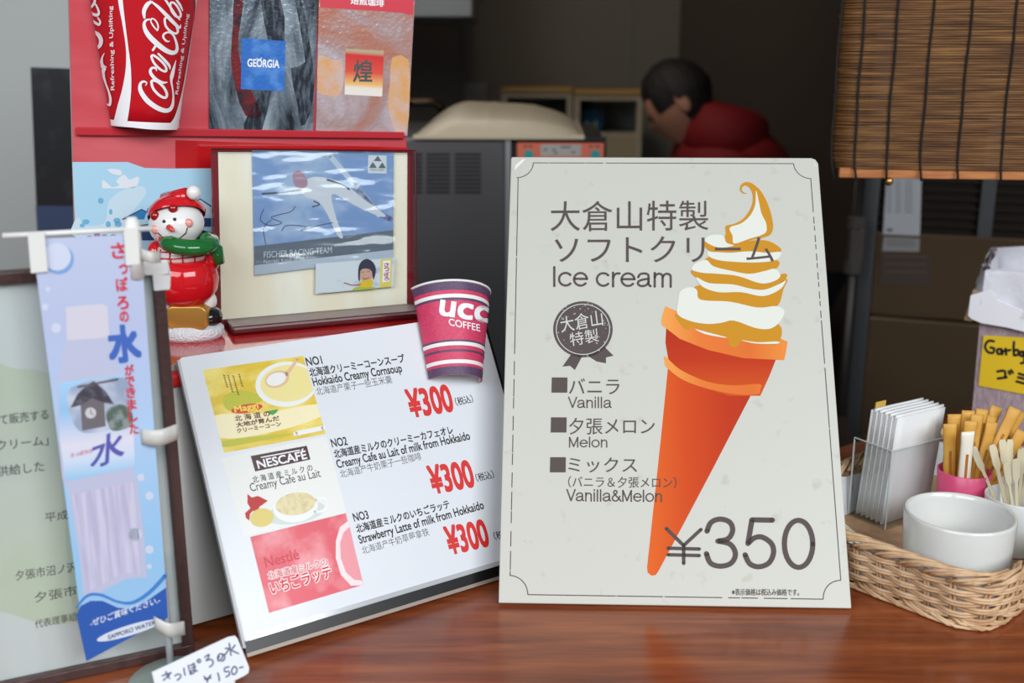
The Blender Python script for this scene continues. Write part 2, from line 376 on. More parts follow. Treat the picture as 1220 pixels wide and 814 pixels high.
for i, x in enumerate((-0.41, 0.14)):      # the joints between the kitchen's wall panels
    struct('trim_%d' % (i + 1), MB().box((x - 0.008, -0.006, FZ), (x + 0.008, 0.0, 1.45), Matrix.Translation((back.x, back.y, 0)) @ Matrix.Rotation(R(14), 4, 'Z')), M('wall_joint', (150, 146, 138), 0.5))

ct = thing('bar_counter', 'long glossy reddish brown wooden counter that the signs and basket stand on', 'counter')
top = [(-1.3, -0.5), (1.2, 1.24), (0.95, 1.60), (0.80, 1.53), (0.59, 1.38), (0.41, 1.25), (0.33, 1.19), (0.12, 1.5), (-1.3, 1.5)]
MB().prism(top, -0.045, 0.0).build('counter_top', WOOD, ct, bevel=0.004)
body = [(-1.28, -0.42), (1.14, 1.27), (0.93, 1.56), (0.80, 1.48), (0.57, 1.32), (0.31, 1.14), (0.1, 1.44), (-1.28, 1.44)]
MB().prism(body, FZ, -0.045).build('counter_body', M('counter_panel', (92, 50, 30), 0.5), ct)

# ------------------------------------------------------------------ the ice cream sign
L0 = atz(594, 718.5, 0.0034); R0 = atz(1009, 725, 0.0034)
ICE = Board(L0, math.degrees(math.atan2(R0.y - L0.y, R0.x - L0.x)), 32.3)
IW, IH = 0.2968, 0.4203
sign = thing('ice_cream_sign', 'large cream coloured board picturing a soft ice cream cone and a 350 yen price', 'sign', ICE.mx)
PAPER = M('sign_paper', (198, 197, 188), 0.42, noise=((184, 184, 172), 60, (1, 1, 1), 0.62, 0.74))
p = [(0.0, 0.0), (IW * 1.0, 0.0), (IW + 0.0005, 0.3), (IW + 0.0004, IH - 0.006), (IW - 0.002, IH - 0.0015), (IW - 0.006, IH + 0.0), (IW - 0.011, IH), (0.004, IH + 0.0002), (0.0033, IH - 0.002), (0.0015, IH * 0.6)]
MB().prism(p, -0.006, 0.0).build('panel', PAPER, sign, bevel=0.0008)
mb = MB()     # the worn corners of the paper
for (a, b, c, d) in (((614, 197), (622.5, 189.9), (626, 190), (613, 203)), ((968, 193), (972, 197), (974.5, 201), (971, 197))):
    p_poly(mb, ICE, (a, b, c, d), LY)
mb.build_each('worn_corner', M('worn_paper', (232, 232, 228), 0.3), sign)
mb = MB()     # printed frame line with hollow corners, worn through in places
def ice_line(a, b, gaps=()):
    a = Vector(a); b = Vector(b); d = b - a; n = Vector((-d.y, d.x)).normalized() * 0.00042; t = 0.0
    for g0, g1 in list(gaps) + [(1.0, 1.0)]:
        q0 = a + d * t; q1 = a + d * g0; mb.add([(*(q0 + n), LY), (*(q0 - n), LY), (*(q1 - n), LY), (*(q1 + n), LY)], [(0, 1, 2, 3)]); t = g1
def gaps(n, lo=0.03, hi=0.97, mx=0.02): 
    g = sorted(random.uniform(lo, hi) for _ in range(n)); return [(x, min(1, x + random.uniform(0.003, mx))) for x in g]
mx_, my_, rr = 0.0083, 0.0072, 0.0158
x0, x1, y0, y1 = mx_ + 0.0006, IW - mx_ + 0.001, my_, IH - my_ + 0.001
ice_line((x0 + rr, y1), (x1 - rr, y1), [(0.06, 0.063), (0.2, 0.203), (0.27, 0.28)]); ice_line((x0 + rr, y0), (x1 - rr, y0), [(0.3, 0.303), (0.46, 0.465)] + [(0.66, 0.68), (0.72, 0.725), (0.78, 0.80), (0.88, 0.89)])
ice_line((x0 + 0.0005, y0 + rr), (x0 + 0.0015, y1 - rr), [(i / 22 + 0.01, i / 22 + 0.012 + 0.008 * (i % 3)) for i in range(12)] + [(0.78, 0.784)]); ice_line((x1, y0 + rr), (x1 - 0.0005, y1 - rr), [(0.35, 0.352), (0.5, 0.51)] + [(0.62 + i / 40, 0.626 + i / 40 + 0.006 * (i % 2)) for i in range(12)])
for cx, cy, a in ((x0, y1, 270), (x1, y1, 180), (x1, y0, 90), (x0, y0, 0)):
    ar = [(cx + rr * math.cos(R(a + 90 * k / 12)), cy + rr * math.sin(R(a + 90 * k / 12))) for k in range(13)]
    for q0, q1 in zip(ar, ar[1:]): ice_line(q0, q1)
mb.build('border_line', INK_TAUPE, sign)
Z7 = lambda x, y: (760 + x / 3.017, 190 + y / 3.017)
Z8 = lambda x, y: (590 + x / 2.543, 420 + y / 2.543)
CONE = ramp_mat('cone_print', 0, [(0.0, (222, 100, 30)), (0.35, (206, 72, 18)), (0.75, (188, 50, 10)), (1.0, (180, 46, 10))], 0.6)
RIMC = ramp_mat('cone_rim_print', 0, [(0.0, (236, 160, 78)), (0.3, (226, 120, 50)), (0.7, (220, 110, 44)), (1.0, (232, 140, 58))], 0.6)
BOWLC = ramp_mat('cone_bowl_print', 1, [(0.0, (206, 84, 22)), (0.5, (188, 52, 14)), (1.0, (176, 42, 12))], 0.6)
mb = MB(); p_poly(mb, ICE, [Z8(*q) for q in ((524, 40), (505, 230), (485, 420), (460, 652), (462, 668), (474, 677), (486, 675), (494, 664), (560, 540), (650, 370), (790, 100), (700, 100), (600, 70))], LY)
mb.build('cone_print', CONE, sign)
mb = MB(); p_poly(mb, ICE, [Z7(*q) for q in ((102, 598), (99, 660), (110, 722), (150, 775), (230, 820), (330, 850), (440, 850), (472, 780), (495, 722), (500, 690), (300, 600))], 2 * LY)
mb.build('bowl_print', BOWLC, sign)
mb = MB(); p_poly(mb, ICE, [Z8(*q) for q in ((515, 12), (513, 28), (520, 46), (570, 84), (650, 112), (740, 128), (796, 126), (803, 112), (800, 96), (720, 100), (640, 88), (560, 52))], 3 * LY, 4)
p_poly(mb, ICE, [Z7(*q) for q in ((98, 528), (84, 575), (85, 595), (150, 645), (250, 685), (380, 715), (525, 722), (531, 700), (538, 655), (500, 640), (300, 610), (150, 550))], 3 * LY)
mb.build('cone_rim_print', RIMC, sign)
MUST = M('ink_mustard', (200, 140, 34), 0.6, spec=0.2); CREAM = M('ink_cream', (222, 224, 214), 0.6, spec=0.2)
mb = MB()
for q in (((135, 555), (150, 590), (175, 612), (205, 603), (260, 625), (318, 640), (330, 668), (347, 677), (362, 668), (372, 655), (430, 662), (502, 664), (504, 590), (345, 570), (200, 560)),
          ((222, 452), (212, 490), (235, 512), (330, 520), (430, 540), (500, 528), (522, 470), (533, 430), (440, 480)),
          ((193, 398), (215, 430), (270, 447), (360, 455), (430, 468), (490, 462), (531, 430), (527, 410), (440, 430), (300, 400)),
          ((256, 350), (244, 392), (340, 405), (410, 414), (450, 402), (498, 392), (499, 362), (380, 362)),
          ((240, 296), (243, 318), (280, 334), (400, 334), (512, 332), (490, 303), (440, 290), (330, 300))):
    p_poly(mb, ICE, [Z7(*a) for a in q], 4 * LY, 4)
p_poly(mb, ICE, [Z7(*a) for a in ((316, 240), (345, 232), (378, 214), (402, 182), (413, 150), (411, 122), (402, 104), (388, 94), (375, 100), (374, 112), (382, 120), (390, 121), (386, 124), (374, 121), (367, 110), (368, 96), (380, 84), (397, 82), (415, 90), (440, 112), (462, 150), (478, 195), (486, 240), (478, 268), (455, 280), (400, 292), (345, 310), (330, 312), (310, 292), (316, 266))], 5 * LY, 4)
mb.build('sauce_print', MUST, sign)
mb = MB()
for q in (((145, 505), (152, 475), (185, 460), (212, 470), (225, 505), (330, 512), (430, 533), (500, 528), (527, 550), (505, 590), (470, 610), (420, 606), (345, 580), (300, 588), (250, 592), (190, 582), (142, 556)),
          ((210, 424), (255, 445), (340, 450), (400, 464), (450, 470), (505, 450), (531, 436), (510, 468), (450, 492), (370, 478), (290, 478), (232, 458)),
          ((193, 396), (208, 374), (246, 362), (272, 385), (340, 402), (400, 412), (455, 402), (492, 394), (512, 418), (490, 438), (440, 446), (360, 420), (290, 412), (230, 408)),
          ((250, 334), (285, 334), (335, 336), (400, 331), (465, 336), (510, 333), (512, 347), (490, 364), (430, 371), (350, 369), (290, 363), (256, 350)),
          ((240, 290), (262, 273), (305, 274), (318, 300), (345, 310), (300, 318), (262, 308)), ((205, 610), (250, 622), (318, 640), (300, 640), (240, 628)), ((372, 650), (430, 658), (500, 655), (500, 663), (420, 662))):
    p_poly(mb, ICE, [Z7(*a) for a in q], 6 * LY, 4)
p_poly(mb, ICE, [Z7(*a) for a in ((424, 112), (434, 150), (444, 195), (460, 228), (462, 258), (445, 272), (400, 286), (346, 303), (340, 275), (330, 246), (372, 230), (405, 200), (422, 160))], 6 * LY, 4)
mb.build('cream_print', CREAM, sign)
mb = MB(); Z = 7 * LY
p_text(mb, ICE, '大倉山特製', (656, 276), (844, 275), 36, Z)
p_text(mb, ICE, 'ソフトクリーム', (661, 313), (922, 312.5), 31, Z)
p_grot(mb, ICE, 'Ice cream', (658, 341), (802, 342), 22.5, Z, 0.115)
mb.build('title_lettering', INK_TAUPE, sign)
mb = MB(); p_ellipse(mb, ICE, (694.5, 392.5), 35.5, 33.5, LY, n=48)
p_poly(mb, ICE, [(682, 420), (670, 437), (679, 436), (685, 441), (694, 424)], LY); p_poly(mb, ICE, [(700, 424), (711, 431), (722, 433), (722, 426), (731, 424), (719, 412)], LY)
mb.build('rosette_print', INK_TAUPE, sign)
mb = MB()
for k in range(2):
    p_stroke(mb, ICE, [(694.5 + 31.8 * math.cos(R(a)), 392.5 + 30 * math.sin(R(a))) for a in range(0, 360, 15)], 0.9, 2 * LY, 2, True)
p_text(mb, ICE, '大倉山', (669, 397), (719, 388), 20, 2 * LY, up=(-2.5, -19)); p_text(mb, ICE, '特製', (680, 413), (714, 407), 17, 2 * LY, up=(-2.0, -16))
for k in range(70):
    a = random.uniform(0, 360); r_ = 30 * math.sqrt(random.uniform(0.45, 1.25)); s_ = random.uniform(0.3, 0.9)
    if 10 < a < 170 and random.random() < 0.5: continue
    x, y = 694.5 + r_ * math.cos(R(a)), 392.5 + r_ * math.sin(R(a)); p_poly(mb, ICE, [(x - s_, y), (x, y - s_ * 0.7), (x + s_, y + 0.2), (x + 0.1, y + s_)], 3 * LY)
mb.build('rosette_lettering', M('worn_print', (205, 205, 200), 0.45), sign)
mb = MB()
for y in (450, 497.5, 545): x = 657.5 - (y - 450) * 0.02; p_poly(mb, ICE, [(x, y), (x + 18.5, y), (x + 18.3, y + 18), (x - 0.4, y + 18)], Z)
for s, a, b, h, base in (('バニラ', (678, 470), (738, 470), 19, 0), ('Vanilla', (678, 486), (728, 486), 12.5, 1), ('夕張メロン', (678, 518), (780, 518), 20, 0), ('Melon', (677.5, 533), (724, 533), 12, 1),
                         ('ミックス', (677, 563), (759, 563.5), 18, 0), ('（バニラ＆夕張メロン）', (677, 581), (806, 582), 13.5, 0), ('Vanilla&Melon', (676, 597), (789, 598), 13.5, 1)):
    (p_grot if base else p_text)(mb, ICE, s, a, b, h, Z)
mb.build('flavour_lettering', INK_TAUPE, sign)
mb = MB(); p_grot(mb, ICE, '350', (841, 677), (971, 679), 61, Z, 0.10); p_grot(mb, ICE, '¥', (796, 671), (833, 672), 41, Z, 0.10); mb.build('price_lettering', INK_TAUPE, sign)
mb = MB(); p_text(mb, ICE, '※表示価格は税込み価格です。', (872, 709.5), (952, 710), 8, Z, bold=0.01); mb.build('note_lettering', INK_TAUPE, sign)
mb = MB(); mb.box((0.12, 0.02, -0.012), (0.18, 0.3, -0.006)); mb.build('easel_hinge', M('card_brown', (120, 95, 70), 0.8), sign)
mb = MB(); q0 = Vector((0.15, 0.3, -0.010)); 
foot = ICE.mx.inverted() @ Vector((0.135, ICE.mx.translation.y + 0.36, 0.003)); d = foot - q0
mb.tube([q0, foot], 0.012, 4, flat=0.25); mb.build('easel_leg', M('card_brown'), sign)

# ------------------------------------------------------------------ the drink machine: silver front, red ledge
YM = 34.0
P0 = atz(293, 772, 0.0085)
MENU = Board(P0, YM, 29.0, upk=lambda x: 0.231 + (x - 250) / 350 * 0.113)
MW, MH = 0.290, 0.2365
TLm = MENU.mx @ Vector((0, MH, 0)); LZ = TLm.z - 0.012      # the ledge's top
u = Vector((math.cos(R(YM)), math.sin(R(YM)), 0)); bk = Vector((-u.y, u.x, 0))
mach = thing('drink_machine', 'countertop drink machine with silver front and glossy red ledge behind the white menu sheet', 'machine',
             Matrix(((u.x, bk.x, 0, TLm.x), (u.y, bk.y, 0, TLm.y), (0, 0, 1, 0), (0, 0, 0, 1))))
STEEL = M('brushed_steel', (196, 196, 196), 0.32, 0.9, bump=(300, 0.03))
RED_GLOSS = M('red_gloss', (196, 34, 36), 0.12, coat=0.6)
MB().box((-0.3, 0.012, 0.012), (0.292, 0.29, LZ - 0.013)).build('housing', M('silver_paint', (206, 206, 204), 0.35, 0.3), mach, bevel=0.004)
MB().box((-0.3, 0.016, 0.0), (0.292, 0.286, 0.012)).build('base_strip', M('grey_rubber', (120, 118, 116), 0.5), mach)
MB().box((-0.305, -0.001, LZ - 0.013), (0.297, 0.30, LZ)).build('ledge', RED_GLOSS, mach, bevel=0.004, seg=3)
mb = MB()
for k, z in enumerate((0.05, 0.066)): mb.box((-0.29, 0.0108, z), (0.285, 0.0122, z + 0.001))
mb.build_each('seam_line', M('seam_grey', (120, 118, 116), 0.5), mach)

# ------------------------------------------------------------------ the menu sheet
menu = thing('menu_sheet', 'white laminated menu of hot drinks at 300 yen leaning against the red ledge', 'menu', MENU.mx)
MB().prism(rounded(0, 0.004, MW, MH, 0.003), -0.0012, 0.0).build('sheet', M('laminate_white', (222, 226, 232), 0.3, coat=0.12), menu)
MB().box((-0.001, -0.004, -0.006), (MW + 0.001, 0.0045, 0.001)).build('black_lower_edge', M('black_edge', (16, 14, 15), 0.3), menu)
MB().box((0.0035, 0.0046, 0.0001), (MW - 0.003, 0.0085, 0.0008)).build('clear_edge_strip', M('laminate_edge', (206, 208, 212), 0.12, 0.3), menu)
MB().box((-0.001, -0.0072, -0.0052), (MW + 0.004, -0.0042, 0.0022)).build('silver_edge', M('silver_edge', (150, 136, 126), 0.4, 0.3), menu)
MB().box((-0.0022, 0.0, -0.0034), (0.0, MH - 0.002, 0.001)).build('side_edge', M('grey_edge', (186, 188, 192), 0.35), menu)
MB().box((MW, -0.002, -0.004), (MW + 0.0022, MH - 0.006, 0.001)).build('side_edge', M('black_edge'), menu)
SLP = Board(MENU.o, YM, 29.0)      # the machine's sloping silver front under the menu
sl = MB(); sl.add([SLP.mx @ Vector(q) for q in ((-0.030, 0.030, -0.056), (MW, 0.030, -0.056), (MW, MH - 0.002, -0.016), (-0.05, MH - 0.002, -0.016), (-0.030, 0.028, -0.052), (MW, 0.028, -0.052), (MW, MH - 0.002, -0.012), (-0.05, MH - 0.002, -0.012))],
                 [(3, 2, 1, 0), (4, 5, 6, 7), (0, 1, 5, 4), (1, 2, 6, 5), (2, 3, 7, 6), (3, 0, 4, 7)], mach.matrix_world.inverted())
sl.build('sloping_front', M('silver_front', (158, 157, 154), 0.35, 0.4), mach)
Y6 = lambda x, y: (200 + x / 3.7, 380 + y / 3.7)
Y7 = lambda x, y: (360 + x / 4.07, 380 + y / 4.07)
Y8 = lambda x, y: (260 + x / 3.389, 560 + y / 3.389)
def pic(name, quad, mat, z=LY):
    mb = MB(); p_poly(mb, MENU, quad, z); return mb.build(name, mat, menu)
def lerp2(q, s, t):   # inside a quad TL,TR,BR,BL
    return tuple((q[0][i] * (1 - s) + q[1][i] * s) * (1 - t) + (q[3][i] * (1 - s) + q[2][i] * s) * t for i in (0, 1))
SQ = [(241.5, 441), (361, 424), (388, 517), (267, 540)]
soup = pic('soup_picture', SQ, M('soup_print', (222, 190, 40), 0.3, noise=((240, 222, 120), 26, (1, 2.4, 1), 0.42, 0.62)))
CLIP = SQ
mb = MB()
p_poly(mb, MENU, [lerp2(SQ, *q) for q in ((0.0, 0.55), (0.45, 0.62), (1.0, 0.62), (1.0, 0.78), (0.5, 0.86), (0.0, 0.82))], 2 * LY, 4)
o = mb.build('pale_band', M('soup_band', (244, 234, 190), 0.3), soup)
mb = MB(); p_poly(mb, MENU, [lerp2(SQ, *q) for q in ((0.13, 0.36), (0.3, 0.30), (0.52, 0.42), (0.4, 0.5), (0.15, 0.52))], 2 * LY, 4); p_poly(mb, MENU, [lerp2(SQ, *q) for q in ((0.0, 0.86), (0.4, 0.88), (0.7, 0.93), (0.3, 0.94), (0.0, 0.93))], 2 * LY, 4)
mb.build('husk_print', M('husk_green', (190, 190, 46), 0.35), soup)
mb = MB(); p_ellipse(mb, MENU, (341, 458), 37, 27, 3 * LY, rot=-5); mb.build('bowl_print', M('bowl_white', (236, 238, 236), 0.3), soup)
mb = MB(); p_ellipse(mb, MENU, (343, 457), 33, 22, 4 * LY, rot=-5); mb.build('soup_surface', M('soup_cream', (238, 224, 150), 0.3), soup)
mb = MB(); p_ellipse(mb, MENU, (330, 452), 15, 10, 5 * LY, rot=-18); p_stroke(mb, MENU, [(341, 446), (348, 437), (354, 428)], [5, 4, 3.4], 5 * LY); mb.build('spoon_print', M('spoon_print', (226, 190, 150), 0.35), soup)
mb = MB(); p_ellipse(mb, MENU, (329, 452), 12, 7.5, 6 * LY, rot=-18); mb.build('spoon_fill', M('bowl_white'), soup)
CLIP = None
mb = MB(); p_ellipse(mb, MENU, (294, 487), 19, 5.2, 4 * LY, rot=-9); mb.build('logo_oval', M('oval_red', (206, 62, 30), 0.35), soup)
mb = MB(); p_text(mb, MENU, 'Maggi', (280, 491.5), (308, 486.5), 7, 5 * LY, True, bold=0.03); mb.build('logo_lettering', M('oval_yellow', (244, 214, 80), 0.4), soup)
mb = MB()
p_text(mb, MENU, '北 海 道 の', (280.5, 502.5), (322, 496), 7, 5 * LY, bold=0.02); p_text(mb, MENU, '大地が育んだ', (282, 509.7), (333, 501.2), 5.8, 5 * LY, bold=0.03); p_text(mb, MENU, 'クリーミーコーン', (283, 516.2), (335, 507.5), 5, 5 * LY, bold=0.03)
for i, (x, y, n) in enumerate(((266, 447, 6), (271, 447.5, 8), (277, 448, 9), (284, 446, 6))):
    for k in range(n): p_stroke(mb, MENU, [(x + k * 0.75, y + k * 2.7), (x + k * 0.75 + 1.6, y + k * 2.7 + 0.9)], 1.0, 5 * LY, 0)
mb.build('lettering', M('ink_brown', (90, 34, 28), 0.5), soup)
mb = MB(); p_poly(mb, MENU, [Y6(*q) for q in ((430, 410), (450, 405), (486, 398), (480, 412), (462, 425), (448, 420))], 5 * LY); mb.build('map_print', M('map_green', (70, 160, 70), 0.4), soup)
mb = MB(); p_stroke(mb, MENU, [(352, 517), (385, 510)], 5.5, 5 * LY); mb.build('round_tag', M('bowl_white'), soup)
CQ = [(263.5, 546), (388.5, 520), (413, 611), (290, 639)]
cafe = pic('cafe_picture', CQ, M('cafe_print', (232, 234, 230), 0.3))
mb = MB(); p_poly(mb, MENU, [(298.6, 543.5), (365.4, 531.2), (369.8, 547.6), (304, 562)], 2 * LY); mb.build('logo_plate', M('plate_brown', (66, 28, 34), 0.35), cafe)
mb = MB(); p_text(mb, MENU, 'NESCAFÉ', (307.8, 558.5), (366, 546.5), 12, 3 * LY, True, bold=0.025); p_stroke(mb, MENU, [(311, 545.2), (357, 536.6)], 1.4, 3 * LY, 0); mb.build('logo_lettering', INK_WHITE, cafe)
mb = MB(); p_text(mb, MENU, '北 海 道 産 ミ ル ク の', (302, 576), (373, 561), 8, 2 * LY, bold=0.012); p_text(mb, MENU, 'Creamy Cafe au Lait', (299, 586), (382.5, 568), 9.5, 2 * LY, True, bold=0.004)
mb.build('lettering', M('ink_darkgrey', (66, 58, 60), 0.5), cafe)
mb = MB(); p_ellipse(mb, MENU, (352, 611), 36, 13, 2 * LY, rot=-10); mb.build('saucer_print', M('saucer_grey', (206, 216, 212), 0.3), cafe)
mb = MB(); p_ellipse(mb, MENU, (352, 604), 27, 18.5, 3 * LY, rot=-9); p_stroke(mb, MENU, [(376, 596), (386, 594), (390, 601), (384, 609), (375, 610)], 3, 3 * LY); mb.build('cup_print', M('bowl_white'), cafe)
mb = MB(); p_ellipse(mb, MENU, (352, 600.5), 24, 13.5, 4 * LY, rot=-9); mb.build('coffee_print', M('coffee_cream', (226, 214, 168), 0.3, noise=((206, 190, 140), 200, (1, 1, 1), 0.45, 0.7)), cafe)
mb = MB(); p_poly(mb, MENU, [Y8(*q) for q in ((118, 97), (135, 112), (160, 105), (200, 125), (180, 140), (165, 150), (160, 175), (140, 165), (128, 178), (125, 205), (112, 195), (108, 175), (130, 155), (118, 135))], 4 * LY); mb.build('map_print', M('map_red', (190, 36, 36), 0.4), cafe)
mb = MB(); p_ellipse(mb, MENU, Y8(176, 193), 14, 11, 5 * LY, rot=-10); mb.build('badge_print', M('badge_yellow', (224, 206, 120), 0.4), cafe)
BQ = [(298, 640), (412, 611.5), (433, 697), (320.5, 730.5)]
berry = pic('strawberry_picture', BQ, M('berry_print', (222, 86, 100), 0.3, noise=((238, 160, 166), 30, (1, 1, 1), 0.45, 0.68)))
mb = MB(); p_poly(mb, MENU, [(414.5, 621), (405, 628), (400, 645), (400, 665), (406, 685), (418, 698), (432.5, 697.5)], 2 * LY, 0); mb.build('cup_rim_print', M('cup_rim_pale', (244, 222, 224), 0.3), berry)
mb = MB(); p_poly(mb, MENU, [(416.5, 628), (409, 635), (405, 648), (406, 665), (412, 682), (422, 691), (431, 692)], 3 * LY, 0); mb.build('latte_print', M('latte_pink', (234, 150, 158), 0.3), berry)
mb = MB(); p_text(mb, MENU, 'Nestlé', (317, 676.5), (357, 666), 12, 2 * LY, True, bold=0.012); mb.build('logo_lettering', M('ink_rose', (206, 62, 80), 0.4), berry)
mb = MB()
for b_, z_ in ((0.055, 2 * LY),): p_text(mb, MENU, '北海道産ミルクの', (320.5, 691), (391, 673.6), 9, z_, bold=0.1); p_text(mb, MENU, 'いちごラッテ', (324, 709), (396, 688), 15, z_, bold=0.1)
mb.build('lettering_outline', INK_WHITE, berry)
mb = MB(); p_text(mb, MENU, '北海道産ミルクの', (320.5, 691), (391, 673.6), 9, 3 * LY, bold=0.012); p_text(mb, MENU, 'いちごラッテ', (324, 709), (396, 688), 15, 3 * LY, bold=0.03); mb.build('lettering', INK_RED, berry)
Z = LY
for rows, tax, ch, pr in (((('NO1', (366, 436), (384.5, 433.5), 1), ('北海道クリーミーコーンスープ', (370, 449), (483, 431.8), 0), ('Hokkaido Creamy Cornsoup', (374, 460), (479.5, 443), 1)), ((544, 484), (564.5, 479.5)), ('北海道产栗子一些玉米羹', (378, 471.5), (468, 456.5)), ((490.5, 497.5), (541.5, 489.5))),
        ((('NO2', (396, 533), (414.5, 530), 1), ('北海道産ミルクのクリーミーカフェオレ', (399.5, 546.5), (540.6, 517), 0), ('Creamy Cafe au Lait of milk from Hokkaido', (402.5, 558), (560.5, 523.5), 1)), ((568.5, 574.5), (589.5, 569.5)), ('北海道产牛奶栗子一些咖啡', (406.5, 570), (503, 548)), ((516.5, 588.5), (566.5, 579.5))),
        ((('NO3', (422.3, 621.5), (439.8, 617.8), 1), ('北海道産ミルクのいちごラッテ', (426, 635.5), (536.5, 605.5), 0), ('Strawberry Latte of milk from Hokkaido', (429, 648), (577, 606), 1)), ((590, 644), (611, 638.5)), ('北海道产牛奶草莓拿铁', (432.5, 661), (512, 638)), ((536.5, 661), (584, 650)))):
    mb = MB()
    for s, a, b, base in rows: p_text(mb, MENU, s, a, b, 10 if not base else 9.5, Z, bool(base), bold=0.022 if base else 0.028)
    p_text(mb, MENU, '（税込）', tax[0], tax[1], 9.5, Z, bold=0.012); mb.build('item_lettering', INK, menu)
    mb = MB(); p_text(mb, MENU, ch[0], ch[1], ch[2], 9.5, Z); mb.build('chinese_lettering', INK_GREY, menu)
    mb = MB(); p_text(mb, MENU, '¥300', pr[0], pr[1], 32, Z, bold=0.036, up=(-0.26 * 32, -32)); mb.build('price_lettering', INK_RED, menu)

# ------------------------------------------------------------------ half cup on the menu's corner
def half_cup(name, label, face, wall_mat, arc=84, extra=0.0, flip=False):
    t = thing(name, label, 'cup', face.b.mx)
    mb = MB(); A = R(arc)
    mb.grid(lambda s, h: face.pt(-A + 2 * A * s, h * face.L), 36, 10); o = mb.build('cup_wall', wall_mat, t, smooth=True, solid=0.0007)
    mb = MB(); mb.tube([face.pt(-A + 2 * A * k / 36, face.L, 0.0006) for k in range(37)], 0.0012, 8); mb.build('rolled_rim', M('cup_paper', (238, 236, 234), 0.5), t, smooth=True)
    return t
ub = MENU
def cmid(b, p, q): a = Vector(b.uv(*p)); c = Vector(b.uv(*q)); return (a + c) / 2, (a - c).length / 2
c1, r1 = cmid(MENU, (489, 350), (577, 353)); c0, r0 = cmid(MENU, (509.5, 449), (570, 461))
UCC = CupFace(MENU, c0, c1, r0, r1)
cup = half_cup('coffee_cup', 'halved pink and purple striped paper coffee cup stuck on the menu corner', UCC, M('cup_pink', (214, 66, 104), 0.5, noise=((202, 58, 96), 400, (1, 1, 1), 0.4, 0.6)))
def cup_band(face, t, name, mat, h0, h1, arc=83, e=0.0007):
    A = R(arc); mb = MB(); mb.grid(lambda s, h: face.pt(-A + 2 * A * s, (h0 + (h1 - h0) * h) * face.L, e), 36, 2); mb.build(name, mat, t, smooth=True)
PUR = M('cup_purple', (96, 72, 104), 0.5, noise=((82, 62, 92), 500, (1, 1, 1), 0.4, 0.6)); CW = M('cup_paper')
for a, b, m_, n_ in ((0.90, 0.985, PUR, 'purple_band'), (0.815, 0.855, CW, 'white_band'), (0.79, 0.815, PUR, 'purple_band'), (0.345, 0.365, PUR, 'purple_band'), (0.305, 0.345, CW, 'white_band'), (0.24, 0.262, PUR, 'purple_band'), (0.115, 0.155, CW, 'white_band'), (0.0, 0.085, PUR, 'purple_band')):
    cup_band(UCC, cup, n_, m_, a, b)
mb = MB(); p_text(mb, UCC, 'ucc', (524, 375.5), (580, 384.5), 17.5, 0.001, bold=0.03, up=(2, -17.5)); p_text(mb, UCC, 'COFFEE', (535, 388), (571, 395.5), 8.5, 0.001, bold=0.012, up=(-0.5, -8.3)); mb.build('cup_lettering', INK_WHITE, cup)
mb = MB(); mb.grid(lambda s, t_: UCC.pt(-R(80) + 2 * R(80) * s, 0.03 * UCC.L, -0.0012 - 0.0 * t_) + Vector((0, -0.0, -0.001)) * t_, 24, 1); 
mb = MB(); mb.grid(lambda s, t_: UCC.pt(-R(84) + 2 * R(84) * s, (0.0 + 0.9 * t_) * UCC.L, -0.0009), 30, 4); mb.build('cup_lining', CW, cup, smooth=True)

# ------------------------------------------------------------------ framed ski photo stand on the ledge
aL = atz(257, 392, LZ + 0.0005); aR = atz(492, 371, LZ + 0.0005)
ACR = Board(aL, math.degrees(math.atan2(aR.y - aL.y, aR.x - aL.x)), 7.0)
acr = thing('photo_stand', 'maroon acrylic stand with cream backing holding the ski jump photo', 'display stand', ACR.mx)
aw = (aR - aL).length; xr, ah = ACR.uv(492, 181); xl, ah2 = ACR.uv(252, 178)
MAROON = M('maroon_acrylic', (122, 28, 34), 0.12, coat=0.4)
quad = [ACR.uv(*q) for q in ((251, 178), (493, 180), (494, 370.3), (258, 391.3))]
inn = [ACR.uv(*q) for q in ((260, 181), (485.5, 182), (485, 362), (264, 381))]
MB().prism(quad[::-1], -0.006, -0.0015).build('back_plate', MAROON, acr, bevel=0.0008)
MB().prism(inn[::-1], -0.0015, -0.0008).build('cream_backing', M('cream_paper', (246, 234, 208), 0.25, noise=((250, 244, 228), 9, (2.4, 0.5, 1), 0.45, 0.6)), acr)
CLEAR = thin_clear('clear_acrylic', 0.0)
MB().prism([ACR.uv(*q) for q in ((251, 178), (493, 180), (494, 370.3), (258, 391.3))][::-1], 0.0052, 0.0068).build('clear_front', CLEAR, acr)
MB().box((0.010, 0.0, -0.02), (aw + 0.006, 0.008, 0.034), Matrix.Rotation(R(7), 4, 'X')).build('foot', M('dark_maroon_acrylic', (78, 14, 20), 0.3), acr, bevel=0.0025)
mb = MB(); qq = ACR.uv(493, 180); q2 = ACR.uv(494, 372); q3 = ACR.uv(251, 178)
mb.tube([(qq[0], qq[1], 0.006), (q2[0], q2[1], 0.006)], 0.0011, 6); mb.tube([(q3[0], q3[1] + 0.0, 0.006), (qq[0], qq[1], 0.006)], 0.0009, 6); mb.build('polished_edge', M('dark_maroon_acrylic'), acr)
